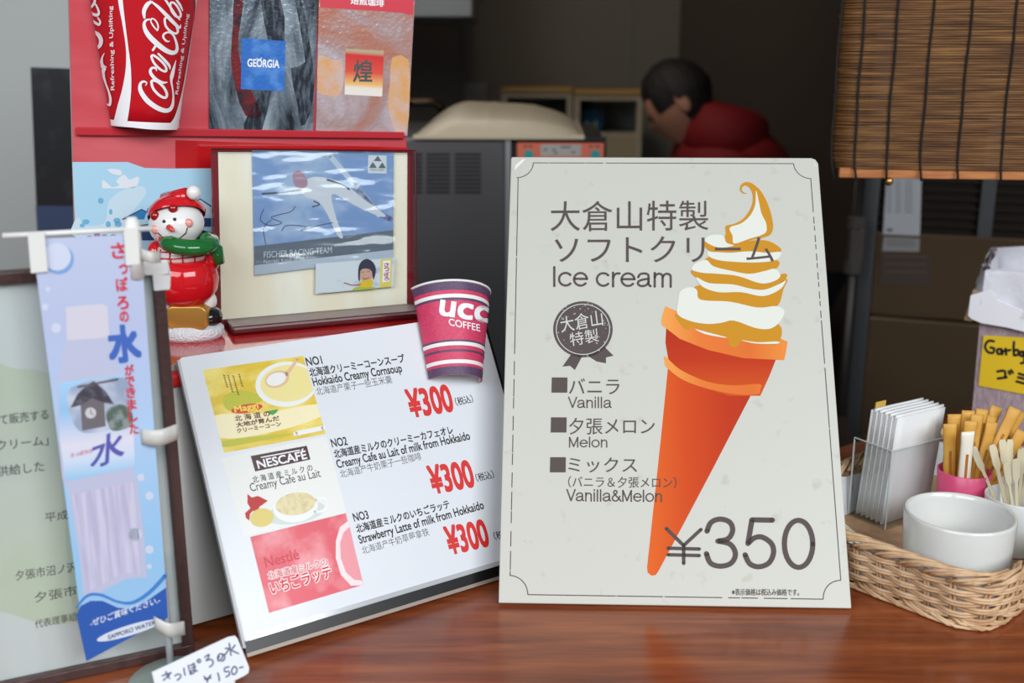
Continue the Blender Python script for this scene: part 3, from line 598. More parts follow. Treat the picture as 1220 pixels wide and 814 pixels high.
# photo
PQ = [(300, 178.5), (468.5, 181.5), (468, 307.5), (303, 328)]
ph = thing('ski_photo', 'blue ski jumper photograph in a wrinkled clear sleeve on the cream backing', 'photograph', ACR.mx)
pq = [ACR.uv(*q) for q in PQ]
def padd(name, pts, mat, z, smooth=0, par=ph):
    mb = MB(); p_poly(mb, ACR, pts, z, smooth); return mb.build(name, mat, par)
MB().prism(pq[::-1], -0.0006, 0.0016).build('print', M('photo_sky', (134, 164, 216), 0.25, noise=((200, 216, 240), 16, (1, 1.6, 1), 0.45, 0.68)), ph)
z0 = 0.0016
padd('ground_band', [lerp2(PQ, *q) for q in ((0, 0.77), (1, 0.735), (1, 0.92), (0, 0.92))], M('photo_grey', (104, 112, 128), 0.3), z0 + LY)
padd('snow_band', [lerp2(PQ, *q) for q in ((0, 0.92), (1, 0.92), (1, 1.0), (0, 1.0))], M('photo_snow', (196, 204, 220), 0.3), z0 + LY)
X5 = lambda x, y: (230 + x / 3.131, 160 + y / 3.131)
SKIW = M('photo_suit', (226, 228, 238), 0.3)
padd('jumper_suit', [X5(*q) for q in ((395, 200), (430, 165), (480, 160), (560, 185), (640, 245), (715, 300), (690, 305), (600, 265), (530, 225), (515, 240), (535, 320), (558, 385), (535, 375), (500, 300), (465, 250), (420, 235))], SKIW, z0 + 2 * LY, 3)
padd('jumper_helmet', [X5(*q) for q in ((370, 150), (395, 135), (420, 160), (425, 190), (400, 205), (378, 190))], M('photo_helmet', (186, 142, 164), 0.3), z0 + 3 * LY, 3)
mb = MB()
for a in (((508, 80), (560, 140), (610, 200), (660, 260), (690, 300)), ): p_stroke(mb, ACR, [X5(*q) for q in a], 6.5, z0 + LY)
mb.build('ski_print', M('photo_ski', (206, 216, 236), 0.3), ph)
mb = MB(); p_stroke(mb, ACR, [(295 + x / 4.4, 170 + y / 4.4) for x, y in ((560, 222), (620, 300), (690, 370), (745, 400))], 6.5, z0 + LY); mb.build('ski_base_print', M('photo_ski_base', (116, 120, 176), 0.3), ph)
mb = MB(); p_stroke(mb, ACR, [X5(*q) for q in ((258, 222), (320, 218), (400, 208))], 2.2, z0 + 3 * LY); p_stroke(mb, ACR, [X5(*q) for q in ((500, 170), (560, 190), (580, 205))], 2.5, z0 + 3 * LY); p_stroke(mb, ACR, [X5(*q) for q in ((445, 270), (470, 262), (450, 250))], 1.5, z0 + 3 * LY)
for a in (((262, 280), (250, 320), (285, 340), (330, 330), (290, 310), (360, 290), (380, 270)), ((330, 360), (350, 340), (420, 345), (400, 360), (470, 340), (520, 330)), ((270, 410), (262, 350), (290, 320))): p_stroke(mb, ACR, [X5(*q) for q in a], 1.0, z0 + 3 * LY)
mb.build('signature_ink', M('ink_slate', (70, 76, 100), 0.4), ph)
padd('logo_square', [X5(*q) for q in ((652, 78), (720, 80), (720, 147), (650, 145))], M('logo_white', (226, 230, 238), 0.3), z0 + 2 * LY)
mb = MB()
for a in (((687, 80), (672, 100), (702, 101)), ((669, 104), (654, 126), (684, 126)), ((704, 105), (689, 127), (718, 127))): p_poly(mb, ACR, [X5(*q) for q in a], z0 + 3 * LY)
p_text(mb, ACR, 'FISCHER', X5(660, 136), X5(712, 137), 2.2, z0 + 3 * LY); mb.build('logo_triangles', M('logo_grey', (86, 90, 100), 0.4), ph)
mb = MB(); p_text(mb, ACR, 'FISCHER RACING TEAM', (314, 307.5), (395, 301.5), 7.5, z0 + 3 * LY); p_text(mb, ACR, 'Noriaki Kasai (JPN)', (314, 314), (362, 310), 4.6, z0 + 3 * LY, True); mb.build('photo_lettering', M('ink_pale', (216, 222, 232), 0.4), ph)
SLEEVE = thin_clear('clear_sleeve', 0.05, 0.14, bump=(7, 0.9, (1, 3.2, 1)))
mb = MB(); mb.grid(lambda s, t: ACR.map(*lerp2([(299, 178), (469, 181), (469, 309), (302, 330)], s, t), 0.0034 + 0.0006 * math.sin(9 * s + 14 * t) * math.sin(7 * t - 5 * s)), 40, 30); mb.build('clear_sleeve', SLEEVE, ph, smooth=True)
tk = thing('photo_ticket', 'small ticket with a person in a dark knit hat below the ski photo', 'ticket', ACR.mx)
TQ = [(375, 314), (469.5, 307), (467, 341), (374.5, 350)]
MB().prism([ACR.uv(*q) for q in TQ][::-1], 0.0040, 0.0044).build('card', M('ticket_snow', (214, 220, 226), 0.35, noise=((150, 166, 184), 60, (1, 2, 1), 0.55, 0.75)), tk)
z1 = 0.0044
padd('jacket_print', [X5(*q) for q in ((585, 583), (600, 570), (672, 568), (676, 575))], M('jacket_green', (170, 190, 60), 0.4), z1 + LY, 0, tk)
padd('face_print', [X5(*q) for q in ((618, 495), (660, 492), (666, 530), (650, 548), (628, 548), (614, 525))], M('face_print', (206, 160, 140), 0.4), z1 + 2 * LY, 3, tk)
padd('knit_hat_print', [X5(*q) for q in ((612, 540), (612, 500), (622, 475), (645, 464), (668, 478), (678, 505), (668, 545), (662, 510), (640, 500), (620, 508), (618, 545))], M('knit_navy', (32, 36, 60), 0.5), z1 + 3 * LY, 2, tk)
mb = MB(); p_stroke(mb, ACR, [X5(*q) for q in ((630, 535), (640, 540), (651, 533))], 0.9, z1 + 4 * LY); p_stroke(mb, ACR, [X5(*q) for q in ((624, 514), (633, 513))], 0.7, z1 + 4 * LY, 0); p_stroke(mb, ACR, [X5(*q) for q in ((645, 512), (655, 511))], 0.7, z1 + 4 * LY, 0); mb.build('face_line_print', M('face_line', (110, 60, 56), 0.4), tk)
padd('medal_print', [X5(*q) for q in ((612, 555), (650, 540), (668, 550), (660, 568), (620, 570))], M('medal_yellow', (226, 190, 30), 0.4), z1 + 3 * LY, 2, tk)
padd('yellow_strip', [X5(*q) for q in ((695, 466), (738, 463), (734, 568), (693, 572))], M('strip_yellow', (226, 208, 96), 0.4), z1 + LY, 0, tk)
padd('white_strip', [X5(*q) for q in ((704, 472), (731, 470), (728, 548), (702, 552))], INK_WHITE, z1 + 2 * LY, 0, tk)
mb = MB()
for k, c in enumerate('さっぽろ'): p_text(mb, ACR, c, X5(708, 494 + k * 17), X5(726, 493 + k * 17), 4.6, z1 + 3 * LY, bold=0.04)
p_stroke(mb, ACR, [X5(*q) for q in ((560, 553), (590, 562), (620, 560))], 1.2, z1 + 4 * LY); mb.build('ticket_lettering', M('ink_crimson', (176, 36, 70), 0.4), tk)

# ------------------------------------------------------------------ red drinks board behind
rp = aL + bk * 0.055 - u * 0.02
RED = Board((rp.x, rp.y, LZ), 27.0, 0.0, -4.0)
ra, rb = RED.uv(83.5, 0), RED.uv(491, 0); rc = RED.uv(485, 182); rd = RED.uv(86, 193)
red = thing('drinks_board', 'tall red board of vending drink pictures standing at the back of the red ledge', 'board', RED.mx)
RX0, RX1, RT = (ra[0] + rd[0]) / 2, (rb[0] + rc[0]) / 2, ra[1] + 0.09
low = -0.02
RED_P = M('red_panel', (202, 70, 80), 0.22, coat=0.5, noise=((214, 104, 110), 5, (0.5, 2.2, 1), 0.42, 0.6))
foot_l = RED.mx.inverted() @ Vector((0, 0, 0))
MB().prism([(RX0, 0.0015 + RX0 * math.tan(R(4))), (RX1, 0.0015 + RX1 * math.tan(R(4))), (RX1, RT), (RX0, RT)], -0.012, 0.0).build('panel', RED_P, red, bevel=0.001)
mb = MB(); q0 = RED.uv(90, 151); q1 = RED.uv(90, 161); q2 = RED.uv(480, 165); q3 = RED.uv(480, 157)
mb.prism([q0, q1, q2, q3], 0.0, 0.005); mb.build('rail', M('red_rail', (190, 44, 54), 0.25), red, bevel=0.001)
mb = MB(); p_poly(mb, RED, [(209, 167), (486, 176), (486, 300), (209, 300)], 0.0006); mb.build('deep_red_panel', M('red_deep', (188, 26, 30), 0.15, coat=0.5), red)
def foil(name, c1_, c2_, c3_, sc):
    m = bpy.data.materials.new(name); m.use_nodes = True; nt = m.node_tree; b = nt.nodes['Principled BSDF']; N = nt.nodes.new; L = nt.links.new
    tc = N('ShaderNodeTexCoord'); mp = N('ShaderNodeMapping'); mp.inputs['Scale'].default_value = sc; nz = N('ShaderNodeTexNoise'); nz.inputs['Scale'].default_value = 9; nz.inputs['Detail'].default_value = 8; nz.inputs['Roughness'].default_value = 0.62; nz.inputs['Distortion'].default_value = 1.2
    cr = N('ShaderNodeValToRGB'); e = cr.color_ramp.elements; e[0].position = 0.36; e[0].color = lin(c1_); e[1].position = 0.62; e[1].color = lin(c3_); k = e.new(0.5); k.color = lin(c2_)
    n2 = N('ShaderNodeTexNoise'); n2.inputs['Scale'].default_value = 260; n2.inputs['Detail'].default_value = 1; bp = N('ShaderNodeBump'); bp.inputs['Strength'].default_value = 0.16; bp.inputs['Distance'].default_value = 0.002
    L(tc.outputs['Object'], mp.inputs['Vector']); L(mp.outputs['Vector'], nz.inputs['Vector']); L(nz.outputs['Fac'], cr.inputs['Fac']); L(cr.outputs['Color'], b.inputs['Base Color'])
    L(tc.outputs['Object'], n2.inputs['Vector']); L(n2.outputs['Fac'], bp.inputs['Height']); L(bp.outputs['Normal'], b.inputs['Normal'])
    b.inputs['Roughness'].default_value = 0.2; b.inputs['Metallic'].default_value = 0.35; b.inputs['Coat Weight'].default_value = 0.6; return m
W4 = lambda x, y: (230 + x / 4.07, y / 4.07)
def rpoly(name, pts, mat, z, par, smooth=0):
    mb = MB(); p_poly(mb, RED, pts, z, smooth); return mb.build(name, mat, par)
gq = [RED.uv(*q) for q in ((249, -70), (380.5, -70), (372, 157), (248.5, 153.5))]
tile = MB().prism(gq[::-1], 0.0, 0.003).build('coffee_picture', foil('foil_coffee', (34, 38, 46), (120, 134, 146), (176, 190, 200), (3.4, 0.9, 1)), red, bevel=0.0006)
tile['label'] = 'grey rippled foil picture with a blue coffee square'
rpoly('reflected_streak', [W4(*q) for q in ((195, 0), (240, 0), (225, 120), (215, 250), (260, 400), (330, 560), (250, 560), (200, 420), (180, 280), (190, 120))], M('foil_red', (120, 40, 44), 0.2, noise=((50, 40, 46), 60, (1, 1, 1), 0.42, 0.66), bump=(260, 0.1)), 0.003 + LY, tile, 2)  # reflections in the shiny foil, painted on as coloured streaks
rpoly('reflected_streak', [W4(*q) for q in ((325, 0), (420, 0), (440, 200), (380, 420), (330, 630), (245, 630), (260, 560), (350, 400), (360, 200))], M('foil_black', (40, 46, 56), 0.2, noise=((96, 106, 118), 70, (4, 1, 1), 0.45, 0.7), bump=(260, 0.1)), 0.003 + LY, tile, 2)
rpoly('reflected_streak', [W4(*q) for q in ((490, 0), (520, 0), (560, 200), (585, 400), (560, 560), (520, 610), (500, 500), (470, 330), (540, 300))], M('foil_black'), 0.003 + LY, tile, 2)
rpoly('blue_square', [W4(*q) for q in ((232, 183), (445, 200), (438, 442), (228, 432))], M('foil_blue', (50, 112, 196), 0.25, noise=((84, 140, 212), 60, (1, 1, 1), 0.5, 0.65), bump=(260, 0.1)), 0.003 + 2 * LY, tile)
mb = MB(); p_text(mb, RED, 'GEORGIA', W4(260, 322), W4(413, 329), 10, 0.003 + 3 * LY, bold=0.03, up=(0.3, -9)); p_stroke(mb, RED, [W4(*q) for q in ((306, 283), (316, 290), (328, 281))], 1.2, 0.003 + 3 * LY); mb.build('logo_lettering', INK_WHITE, tile)
tq = [RED.uv(*q) for q in ((380.5, -70), (497, -70), (484.5, 162), (375.5, 158))]
tile2 = MB().prism(tq[::-1], 0.0, 0.003).build('coffee_picture', foil('foil_amber', (206, 140, 120), (200, 170, 168), (216, 200, 206), (1.4, 1.4, 1)), red, bevel=0.0006)
tile2['label'] = 'pinkish rippled foil picture with a red and yellow square'
rpoly('top_band', [W4(*q) for q in ((610, -100), (1075, -100), (1060, 75), (1000, 62), (612, 36))], M('foil_pink', (216, 70, 84), 0.25), 0.003 + LY, tile2)
rpoly('amber_print', [W4(*q) for q in ((604, 270), (660, 290), (720, 300), (720, 430), (690, 470), (640, 460), (602, 440))], M('foil_gold', (222, 168, 110), 0.22, noise=((212, 184, 178), 40, (1, 1, 1), 0.42, 0.62), bump=(260, 0.1)), 0.003 + LY, tile2, 2)
rpoly('amber_print', [W4(*q) for q in ((960, 280), (1040, 290), (1045, 480), (1030, 640), (980, 650), (940, 520), (950, 400))], M('foil_gold'), 0.003 + LY, tile2, 2)
rpoly('brand_square', [W4(*q) for q in ((735, 235), (920, 246), (912, 468), (730, 458))], ramp_mat('square_print', 1, [(0.0, (236, 232, 226)), (0.16, (238, 230, 214)), (0.24, (238, 190, 120)), (0.5, (226, 90, 74)), (0.86, (214, 60, 62)), (0.94, (190, 170, 140))], 0.25), 0.003 + 2 * LY, tile2)
mb = MB(); p_text(mb, RED, '煌', W4(772, 396), W4(862, 398), 27, 0.003 + 3 * LY, bold=0.02, up=(1, -26)); mb.build('brand_lettering', M('ink_teal', (70, 84, 84), 0.4), tile2)
mb = MB(); p_text(mb, RED, '焙煎珈琲', W4(760, 20), W4(920, 34), 9, 0.003 + 3 * LY, bold=0.03); mb.build('top_lettering', INK_WHITE, tile2)
# cola cup fixed to the board
cc0, cr0 = cmid(RED, (131, 149), (213, 153)); cc1, cr1 = cmid(RED, (84, -120), (250, -110))
COLA = CupFace(RED, cc0, cc1, cr0 * 0.96, cr1 * 0.96)
cola = half_cup('cola_cup', 'large red paper cola cup with white script lettering fixed on the red board', COLA, M('cola_red', (196, 16, 30), 0.35), arc=86)
V4 = lambda x, y: (x / 4.07, y / 4.07)
cup_band(COLA, cola, 'white_base_band', INK_WHITE, 0.0, 0.028, 86, 0.0006)
mb = MB()
def strip(left, right, z=0.0009, n=7):     # a printed shape between two edges running down the cup
    A = catmull(left, 8, False); B = catmull(right, 8, False)
    vs = []
    for a, b in zip(A, B):
        for k in range(n): s = k / (n - 1); vs.append(COLA.map(*V4(a[0] + (b[0] - a[0]) * s, a[1] + (b[1] - a[1]) * s), z))
    mb.add(vs, [(i * n + k, i * n + k + 1, (i + 1) * n + k + 1, (i + 1) * n + k) for i in range(len(A) - 1) for k in range(n - 1)])
strip(((572, -120), (575, 0), (596, 120), (612, 230), (612, 330), (596, 430), (572, 520), (552, 605)), ((590, -120), (597, 0), (610, 120), (624, 230), (636, 330), (638, 430), (630, 520), (618, 600)))
strip(((940, -60), (945, 60), (925, 180), (900, 330), (878, 450), (846, 560), (820, 600)), ((955, -60), (952, 60), (932, 180), (910, 330), (886, 450), (872, 560), (856, 628)))
strip(((556, 590), (640, 597), (740, 600), (830, 600)), ((552, 606), (640, 618), (740, 628), (858, 630)))
mb.build('white_ribbon', INK_WHITE, cola)
mb = MB(); e = 0.0012
def cs(pts, wd, s=5): p_stroke(mb, COLA, [V4(*q) for q in pts], [q / 4.07 for q in wd] if isinstance(wd, (list, tuple)) else wd / 4.07, e, s)
# script wordmark climbing the cup: drawn stroke by stroke
K5 = lambda x, y: (100 + x / 5.086, y / 5.086)
def ks(pts, wd, closed=False): p_stroke(mb, COLA, [K5(*q) for q in pts], [q * 0.92 / 5.086 for q in wd] if isinstance(wd, (list, tuple)) else wd * 0.92 / 5.086, e, 6, closed)
ks(((372, 520), (380, 503), (362, 494), (343, 508), (344, 548), (375, 600), (420, 640), (470, 666), (508, 668), (530, 640), (536, 590), (532, 540), (524, 490), (530, 450), (552, 365)), (4, 8, 14, 18, 28, 32, 32, 30, 26, 20, 12, 10, 14, 24, 3))
ks(((408, 500), (420, 540), (455, 578), (488, 592), (498, 570), (480, 530), (446, 497), (418, 488)), 17, True)
ks(((438, 428), (430, 412), (408, 414), (402, 440), (430, 478), (470, 500), (500, 498)), (6, 14, 16, 20, 22, 18, 6))
ks(((408, 345), (425, 385), (462, 422), (492, 432), (490, 402), (456, 362), (420, 336)), 15, True); ks(((448, 326), (488, 368), (512, 398), (516, 418)), (12, 18, 16, 6))
ks(((416, 304), (431, 280)), 15)
ks(((443, 186), (420, 160), (404, 130), (412, 112), (436, 130), (447, 160), (443, 186)), (8, 10, 8, 8, 10, 10, 8))
ks(((410, 118), (378, 122), (364, 150), (382, 202), (430, 256), (490, 304), (532, 320), (556, 306), (556, 268), (538, 216), (510, 196), (482, 206), (478, 228), (498, 250), (514, 250)), (6, 14, 20, 30, 34, 32, 28, 22, 17, 13, 12, 13, 14, 12, 6))
ks(((486, 118), (492, 158), (520, 190), (550, 203), (563, 188), (550, 150), (520, 116), (497, 107)), 15, True)
ks(((366, 108), (364, 66), (386, 24), (412, 12)), (14, 26, 26, 12)); ks(((400, 6), (440, 36), (490, 86), (535, 134), (572, 168), (580, 150)), (8, 18, 24, 24, 16, 5)); ks(((470, -30), (510, 30), (548, 88), (575, 120)), (10, 15, 15, 8))
ks(((520, 20), (524, 60), (548, 96), (574, 104), (580, 84), (564, 46), (540, 18)), 14, True); ks(((548, -10), (576, 30), (592, 64)), (12, 15, 6))
ks(((76, -20), (72, 14), (54, 42), (34, 34), (30, 4)), (14, 16, 16, 14, 10)); ks(((34, 62), (60, 84), (88, 92), (98, 74), (86, 40), (72, 18)), (8, 18, 20, 14, 12, 10)); ks(((54, 118), (74, 136), (98, 150), (106, 132), (92, 108)), (10, 16, 16, 12, 8))
ks(((48, 182), (74, 196), (98, 214), (111, 244), (106, 274), (88, 290), (72, 272)), (10, 20, 26, 26, 24, 18, 8)); ks(((90, 354), (94, 364)), 8); ks(((108, 460), (112, 470)), 8)
ks(((132, 322), (118, 352), (116, 392), (130, 414), (124, 442), (138, 500), (158, 556), (168, 600), (164, 636), (150, 632)), (3, 12, 24, 26, 22, 12, 12, 16, 16, 8)); ks(((120, 404), (146, 406)), (10, 4))
p_text(mb, COLA, 'Refreshing & Uplifting', V4(560, 437), V4(548, 30), 5, e, True, bold=0.01, up=(-4.2, 0.4)); p_text(mb, COLA, 'Refreshing & Uplifting', V4(858, 458), V4(910, 68), 3.5, e, True, bold=0.01, up=(-3.4, -0.5))
mb.build('script_lettering', INK_WHITE, cola)
# flyer on the board's lower part
fly = thing('winter_flyer', 'pale blue winter flyer with houses standing behind the snowman', 'flyer', RED.mx)
fq = [RED.uv(*q) for q in ((86, 193), (152, 193), (162, 196.5), (172, 200), (200, 200.8), (252, 200.5), (252, 330), (92, 330))]
MB().prism(fq[::-1], 0.0008, 0.0014).build('sheet', M('flyer_blue', (170, 214, 236), 0.35), fly)
E8 = lambda x, y: (80 + x / 6.778, 180 + y / 6.778)
zf = 0.0014
rpoly('cloud_print', [E8(*q) for q in ((328, 145), (420, 150), (440, 190), (390, 190), (350, 175))], M('flyer_white', (222, 230, 236), 0.4), zf + LY, fly, 4)
rpoly('cloud_print', [E8(*q) for q in ((285, 235), (330, 265), (360, 290), (420, 275), (395, 240), (460, 190), (500, 230), (570, 205), (575, 250), (540, 295), (440, 300), (330, 300), (285, 295))], M('flyer_white'), zf + LY, fly, 4)
rpoly('snow_print', [E8(*q) for q in ((60, 560), (100, 540), (140, 600), (300, 580), (330, 420), (420, 330), (580, 280), (640, 330), (560, 450), (470, 560), (480, 690), (60, 690))], M('flyer_snow', (196, 222, 236), 0.4), zf + LY, fly, 4)
rpoly('roof_print', [E8(*q) for q in ((445, 545), (600, 465), (640, 490), (620, 550), (470, 552))], M('flyer_roof', (40, 126, 182), 0.4), zf + 2 * LY, fly)
rpoly('roof_print', [E8(*q) for q in ((640, 500), (680, 430), (740, 395), (850, 385), (850, 500))], M('flyer_roof'), zf + 2 * LY, fly, 2)
rpoly('house_print', [E8(*q) for q in ((1015, 440), (1070, 380), (1150, 440), (1150, 520), (1015, 520))], M('flyer_house', (206, 214, 226), 0.4), zf + 2 * LY, fly)
mb = MB(); p_stroke(mb, RED, [E8(*q) for q in ((1000, 440), (1070, 385), (1160, 445))], 1.6, zf + 3 * LY, 0); p_stroke(mb, RED, [E8(*q) for q in ((445, 550), (600, 470), (660, 500))], 1.4, zf + 3 * LY, 0)
for x in (1035, 1085): p_poly(mb, RED, [E8(x, 465), E8(x + 30, 465), E8(x + 30, 500), E8(x, 500)], zf + 3 * LY)
p_poly(mb, RED, [E8(1030, 540), E8(1160, 540), E8(1160, 610), E8(1030, 610)], zf + 2 * LY); p_poly(mb, RED, [E8(560, 600), E8(700, 580), E8(700, 720), E8(560, 720)], zf + 2 * LY)
mb.build('house_outline', M('flyer_navy', (38, 70, 110), 0.4), fly)
mb = MB()
for (x, y) in ((120, 600), (150, 570), (330, 590), (400, 560), (410, 590), (270, 400), (350, 490)): p_ellipse(mb, RED, E8(x, y), random.uniform(2, 4.5), random.uniform(2, 5), zf + 2 * LY)
mb.build('tree_print', M('flyer_bush', (110, 178, 214), 0.4), fly)
mb = MB()
for (x, y) in ((240, 680), (300, 690), (370, 690), (180, 700), (520, 600)): p_ellipse(mb, RED, E8(x, y), 4, 3, zf + 3 * LY)
mb.build('people_print', M('flyer_plum', (140, 110, 150), 0.4), fly)

# ------------------------------------------------------------------ snowman figurine on the ledge
sb = atz(236, 402, LZ)
S = thing('snowman_figurine', 'glossy ceramic snowman in red hat and green scarf on the red ledge', 'figurine', T(sb.x - 0.008, sb.y + 0.002, LZ, R(-8)) @ Matrix.Scale(0.93, 4))
GL = dict(rough=0.12, coat=0.5)
s_red = M('ceramic_red', (206, 22, 32), **GL); s_white = M('ceramic_white', (236, 234, 232), **GL); s_green = M('ceramic_green', (26, 106, 48), **GL); s_gold = M('ceramic_gold', (190, 140, 66), 0.3, 0.5); s_blk = M('ceramic_black', (22, 22, 26), **GL)
mb = MB(); mb.lathe([(0.0, 0.0), (0.028, 0.0), (0.031, 0.004), (0.031, 0.010), (0.026, 0.0145), (0.0, 0.016)], 32, mx=Matrix.Diagonal((1.1, 0.9, 1, 1))); mb.build('snow_base', M('rough_snow', (232, 234, 238), 0.8, bump=(420, 0.9)), S, smooth=True)
mb = MB(); mb.ball((-0.021, -0.004, 0.021), (0.012, 0.014, 0.011)); mb.ball((0.024, 0.0, 0.021), (0.010, 0.014, 0.010)); mb.build_each('boot', s_blk, S, smooth=True)
mb = MB(); mb.prism(rounded(-0.019, 0.0115, 0.021, 0.036, 0.008), -0.012, 0.02, T(0.004, -0.002, 0, R(8), R(90))); mb.ball((0.003, -0.006, 0.036), (0.016, 0.013, 0.006)); mb.build('gold_sack', s_gold, S, smooth=True, bevel=0.005, seg=3)
mb = MB(); mb.ball((-0.018, 0.0, 0.034), (0.012, 0.012, 0.012)); mb.ball((0.016, 0.004, 0.036), (0.012, 0.012, 0.012)); mb.build_each('trouser_fur', s_white, S, smooth=True)
mb = MB(); mb.lathe([(0.0, 0.031), (0.012, 0.032), (0.022, 0.037), (0.0295, 0.047), (0.032, 0.058), (0.030, 0.070), (0.0255, 0.078), (0.022, 0.0795), (0.0, 0.0795)], 36, mx=T(0.001, 0, 0, 0, R(3))); mb.build('red_body', s_red, S, smooth=True)
def star(c, r, mx): return [(c[0] + (r if k % 2 == 0 else r * 0.42) * math.sin(R(36 * k)), c[1] + (r if k % 2 == 0 else r * 0.42) * math.cos(R(36 * k))) for k in range(10)]
mb = MB()
for ax, az, rs in ((R(-2), 0.052, 0.0075), (R(62), 0.062, 0.006)):
    pts = star((0, 0), rs, None); rad = 0.0322
    vs = [(rad * math.sin(ax + q[0] / rad), -(rad - (abs(az + q[1] - 0.058) ** 2) * 14) * math.cos(ax + q[0] / rad) - 0.0004, az + q[1]) for q in pts]; mb.add(vs + [(rad * math.sin(ax), -(rad + 0.0006) * math.cos(ax), az)], [(i, (i + 1) % 10, 10) for i in range(10)])
mb.build_each('star_hole', s_blk, S)
mb = MB(); mb.lathe([(0.0, 0.077), (0.023, 0.077), (0.0255, 0.083), (0.0235, 0.090), (0.017, 0.0945), (0.0, 0.095)], 32); mb.build('white_shirt', s_white, S, smooth=True)
mb = MB()
for zz in (0.0825, 0.0885): mb.tube([((0.0258 if zz < 0.085 else 0.0245) * math.sin(a), -(0.0258 if zz < 0.085 else 0.0245) * math.cos(a), zz + 0.001 * math.sin(a)) for a in [R(-70 + 10 * k) for k in range(15)]], 0.0007, 6)
for ang in (-34, -5, 22, 48): mb.tube([(0.0238 * math.sin(R(ang)), -0.0238 * math.cos(R(ang)), 0.078), (0.0262 * math.sin(R(ang)), -0.0262 * math.cos(R(ang)), 0.083), (0.0243 * math.sin(R(ang)), -0.0243 * math.cos(R(ang)), 0.0905)], 0.0007, 6)
mb.build('plaid_line', s_red, S, smooth=True)
mb = MB(); mb.ball((-0.026, -0.003, 0.083), (0.009, 0.011, 0.013)); mb.ball((0.026, 0.004, 0.080), (0.009, 0.011, 0.014)); mb.build_each('sleeve', s_red, S, smooth=True)
HM = T(-0.004, -0.002, 0.112, R(4), R(6), R(-10))
mb = MB(); mb.ball((0, 0, 0), (0.0265, 0.0245, 0.0215), 28, HM); mb.build('head', s_white, S, smooth=True)
mb = MB(); mb.lathe([(0.018, 0.0905), (0.0265, 0.093), (0.0285, 0.098), (0.0265, 0.103), (0.018, 0.106)], 32, mx=T(-0.002, 0, 0.0, 0, R(6), R(8))); mb.ball((0.026, -0.004, 0.096), (0.007, 0.007, 0.009)); mb.tube([(0.027, -0.002, 0.098), (0.033, 0.0, 0.088), (0.034, 0.002, 0.074)], [0.005, 0.007, 0.006], 10); mb.build('scarf', s_green, S, smooth=True)
mb = MB()
for zz in (0.0975,): mb.tube([(0.0282 * math.sin(R(a)), -0.0286 * math.cos(R(a)), zz + 0.0004 * a / 10) for a in (-26, -22)], 0.0008); mb.tube([(0.0285 * math.sin(R(a)), -0.0289 * math.cos(R(a)), 0.093 + 0.011 * k) for k, a in enumerate((-20, -22))], 0.0006); mb.tube([(0.0285 * math.sin(R(a)), -0.0289 * math.cos(R(a)), 0.093 + 0.011 * k) for k, a in enumerate((-12, -14))], 0.0006)
mb.build('scarf_stripe', s_red, S)
def on_head(a, e, k=1.0):   # a point on the head: heading and elevation in degrees
    return HM @ Vector((0.0265 * k * math.sin(R(a)) * math.cos(R(e)), -0.0245 * k * math.cos(R(a)) * math.cos(R(e)), 0.0215 * k * math.sin(R(e))))
mb = MB(); mb.ball(on_head(-4, 24), 0.0017, 10); mb.ball(on_head(20, 24), 0.0017, 10); mb.tube([on_head(a, e_, 1.01) for a, e_ in ((-24, -2), (-16, -17), (0, -26), (18, -27), (34, -17), (40, -4))], 0.0006, 6); mb.build('face_paint', s_blk, S, smooth=True)
mb = MB(); mb.tube([on_head(4, 8, 0.98), on_head(10, 2, 1.1), on_head(14, -2, 1.22)], [0.0032, 0.0024, 0.0008], 10); mb.build('nose', M('ceramic_carrot', (220, 66, 62), **GL), S, smooth=True)
mb = MB()
for a in (-32, 46): mb.ball(on_head(a, 6, 0.945), (0.0048, 0.0036, 0.0046), 12)
mb.build_each('cheek', M('ceramic_pink', (236, 160, 152), **GL), S, smooth=True)
mb = MB(); mb.lathe([(0.0268, 0.0), (0.0272, 0.003), (0.0255, 0.008), (0.0205, 0.0135), (0.012, 0.0175), (0.0, 0.019)], 32, mx=HM @ T(0.0, 0.006, 0.0065, 0, R(-32), R(-4))); mb.tube([HM @ Vector((-0.002, 0.006, 0.018)), HM @ Vector((0.010, 0.003, 0.0235)), HM @ Vector((0.019, 0.0, 0.0255))], [0.014, 0.009, 0.0075], 14); mb.build('hat', s_red, S, smooth=True)
mb = MB(); mb.ball(HM @ Vector((0.0255, -0.001, 0.027)), (0.0068, 0.007, 0.007)); mb.build('pompom', s_white, S, smooth=True)
mb = MB(); mb.ball(on_head(-34, 40, 1.02), (0.0046, 0.004, 0.0046), 14); mb.ball(on_head(24, 52, 1.04), (0.0046, 0.004, 0.0046), 14); mb.build_each('gem', M('gem_red', (160, 8, 16), 0.05, coat=0.8), S, smooth=True)

# ------------------------------------------------------------------ framed melon notice at the left
fr0 = atz(231, 775)
FRM = Board(fr0, 25.0, 0.0, upk=lambda x: 0.085)
fh = FRM.uv(198, 309)[1]
frm = thing('framed_notice', 'white notice about melon ice cream in a dark brown frame, behind the small banner', 'frame', FRM.mx)
BR = M('frame_brown', (66, 44, 42), 0.4, bump=(200, 0.2), noise=((84, 60, 58), 60, (1, 0.1, 1), 0.4, 0.65))
fw = 0.0085
for nm, lo, hi in (('frame_rail', (-0.42, fh - fw, -0.006), (0.0, fh, 0.006)), ('frame_rail', (-0.42, 0.0, -0.006), (0.0, fw, 0.006)), ('frame_stile', (-fw, fw, -0.006), (0.0, fh - fw, 0.006)), ('frame_stile', (-0.42, fw, -0.006), (-0.42 + fw, fh - fw, 0.006))):
    MB().box(lo, hi).build(nm, BR, frm, bevel=0.0012)
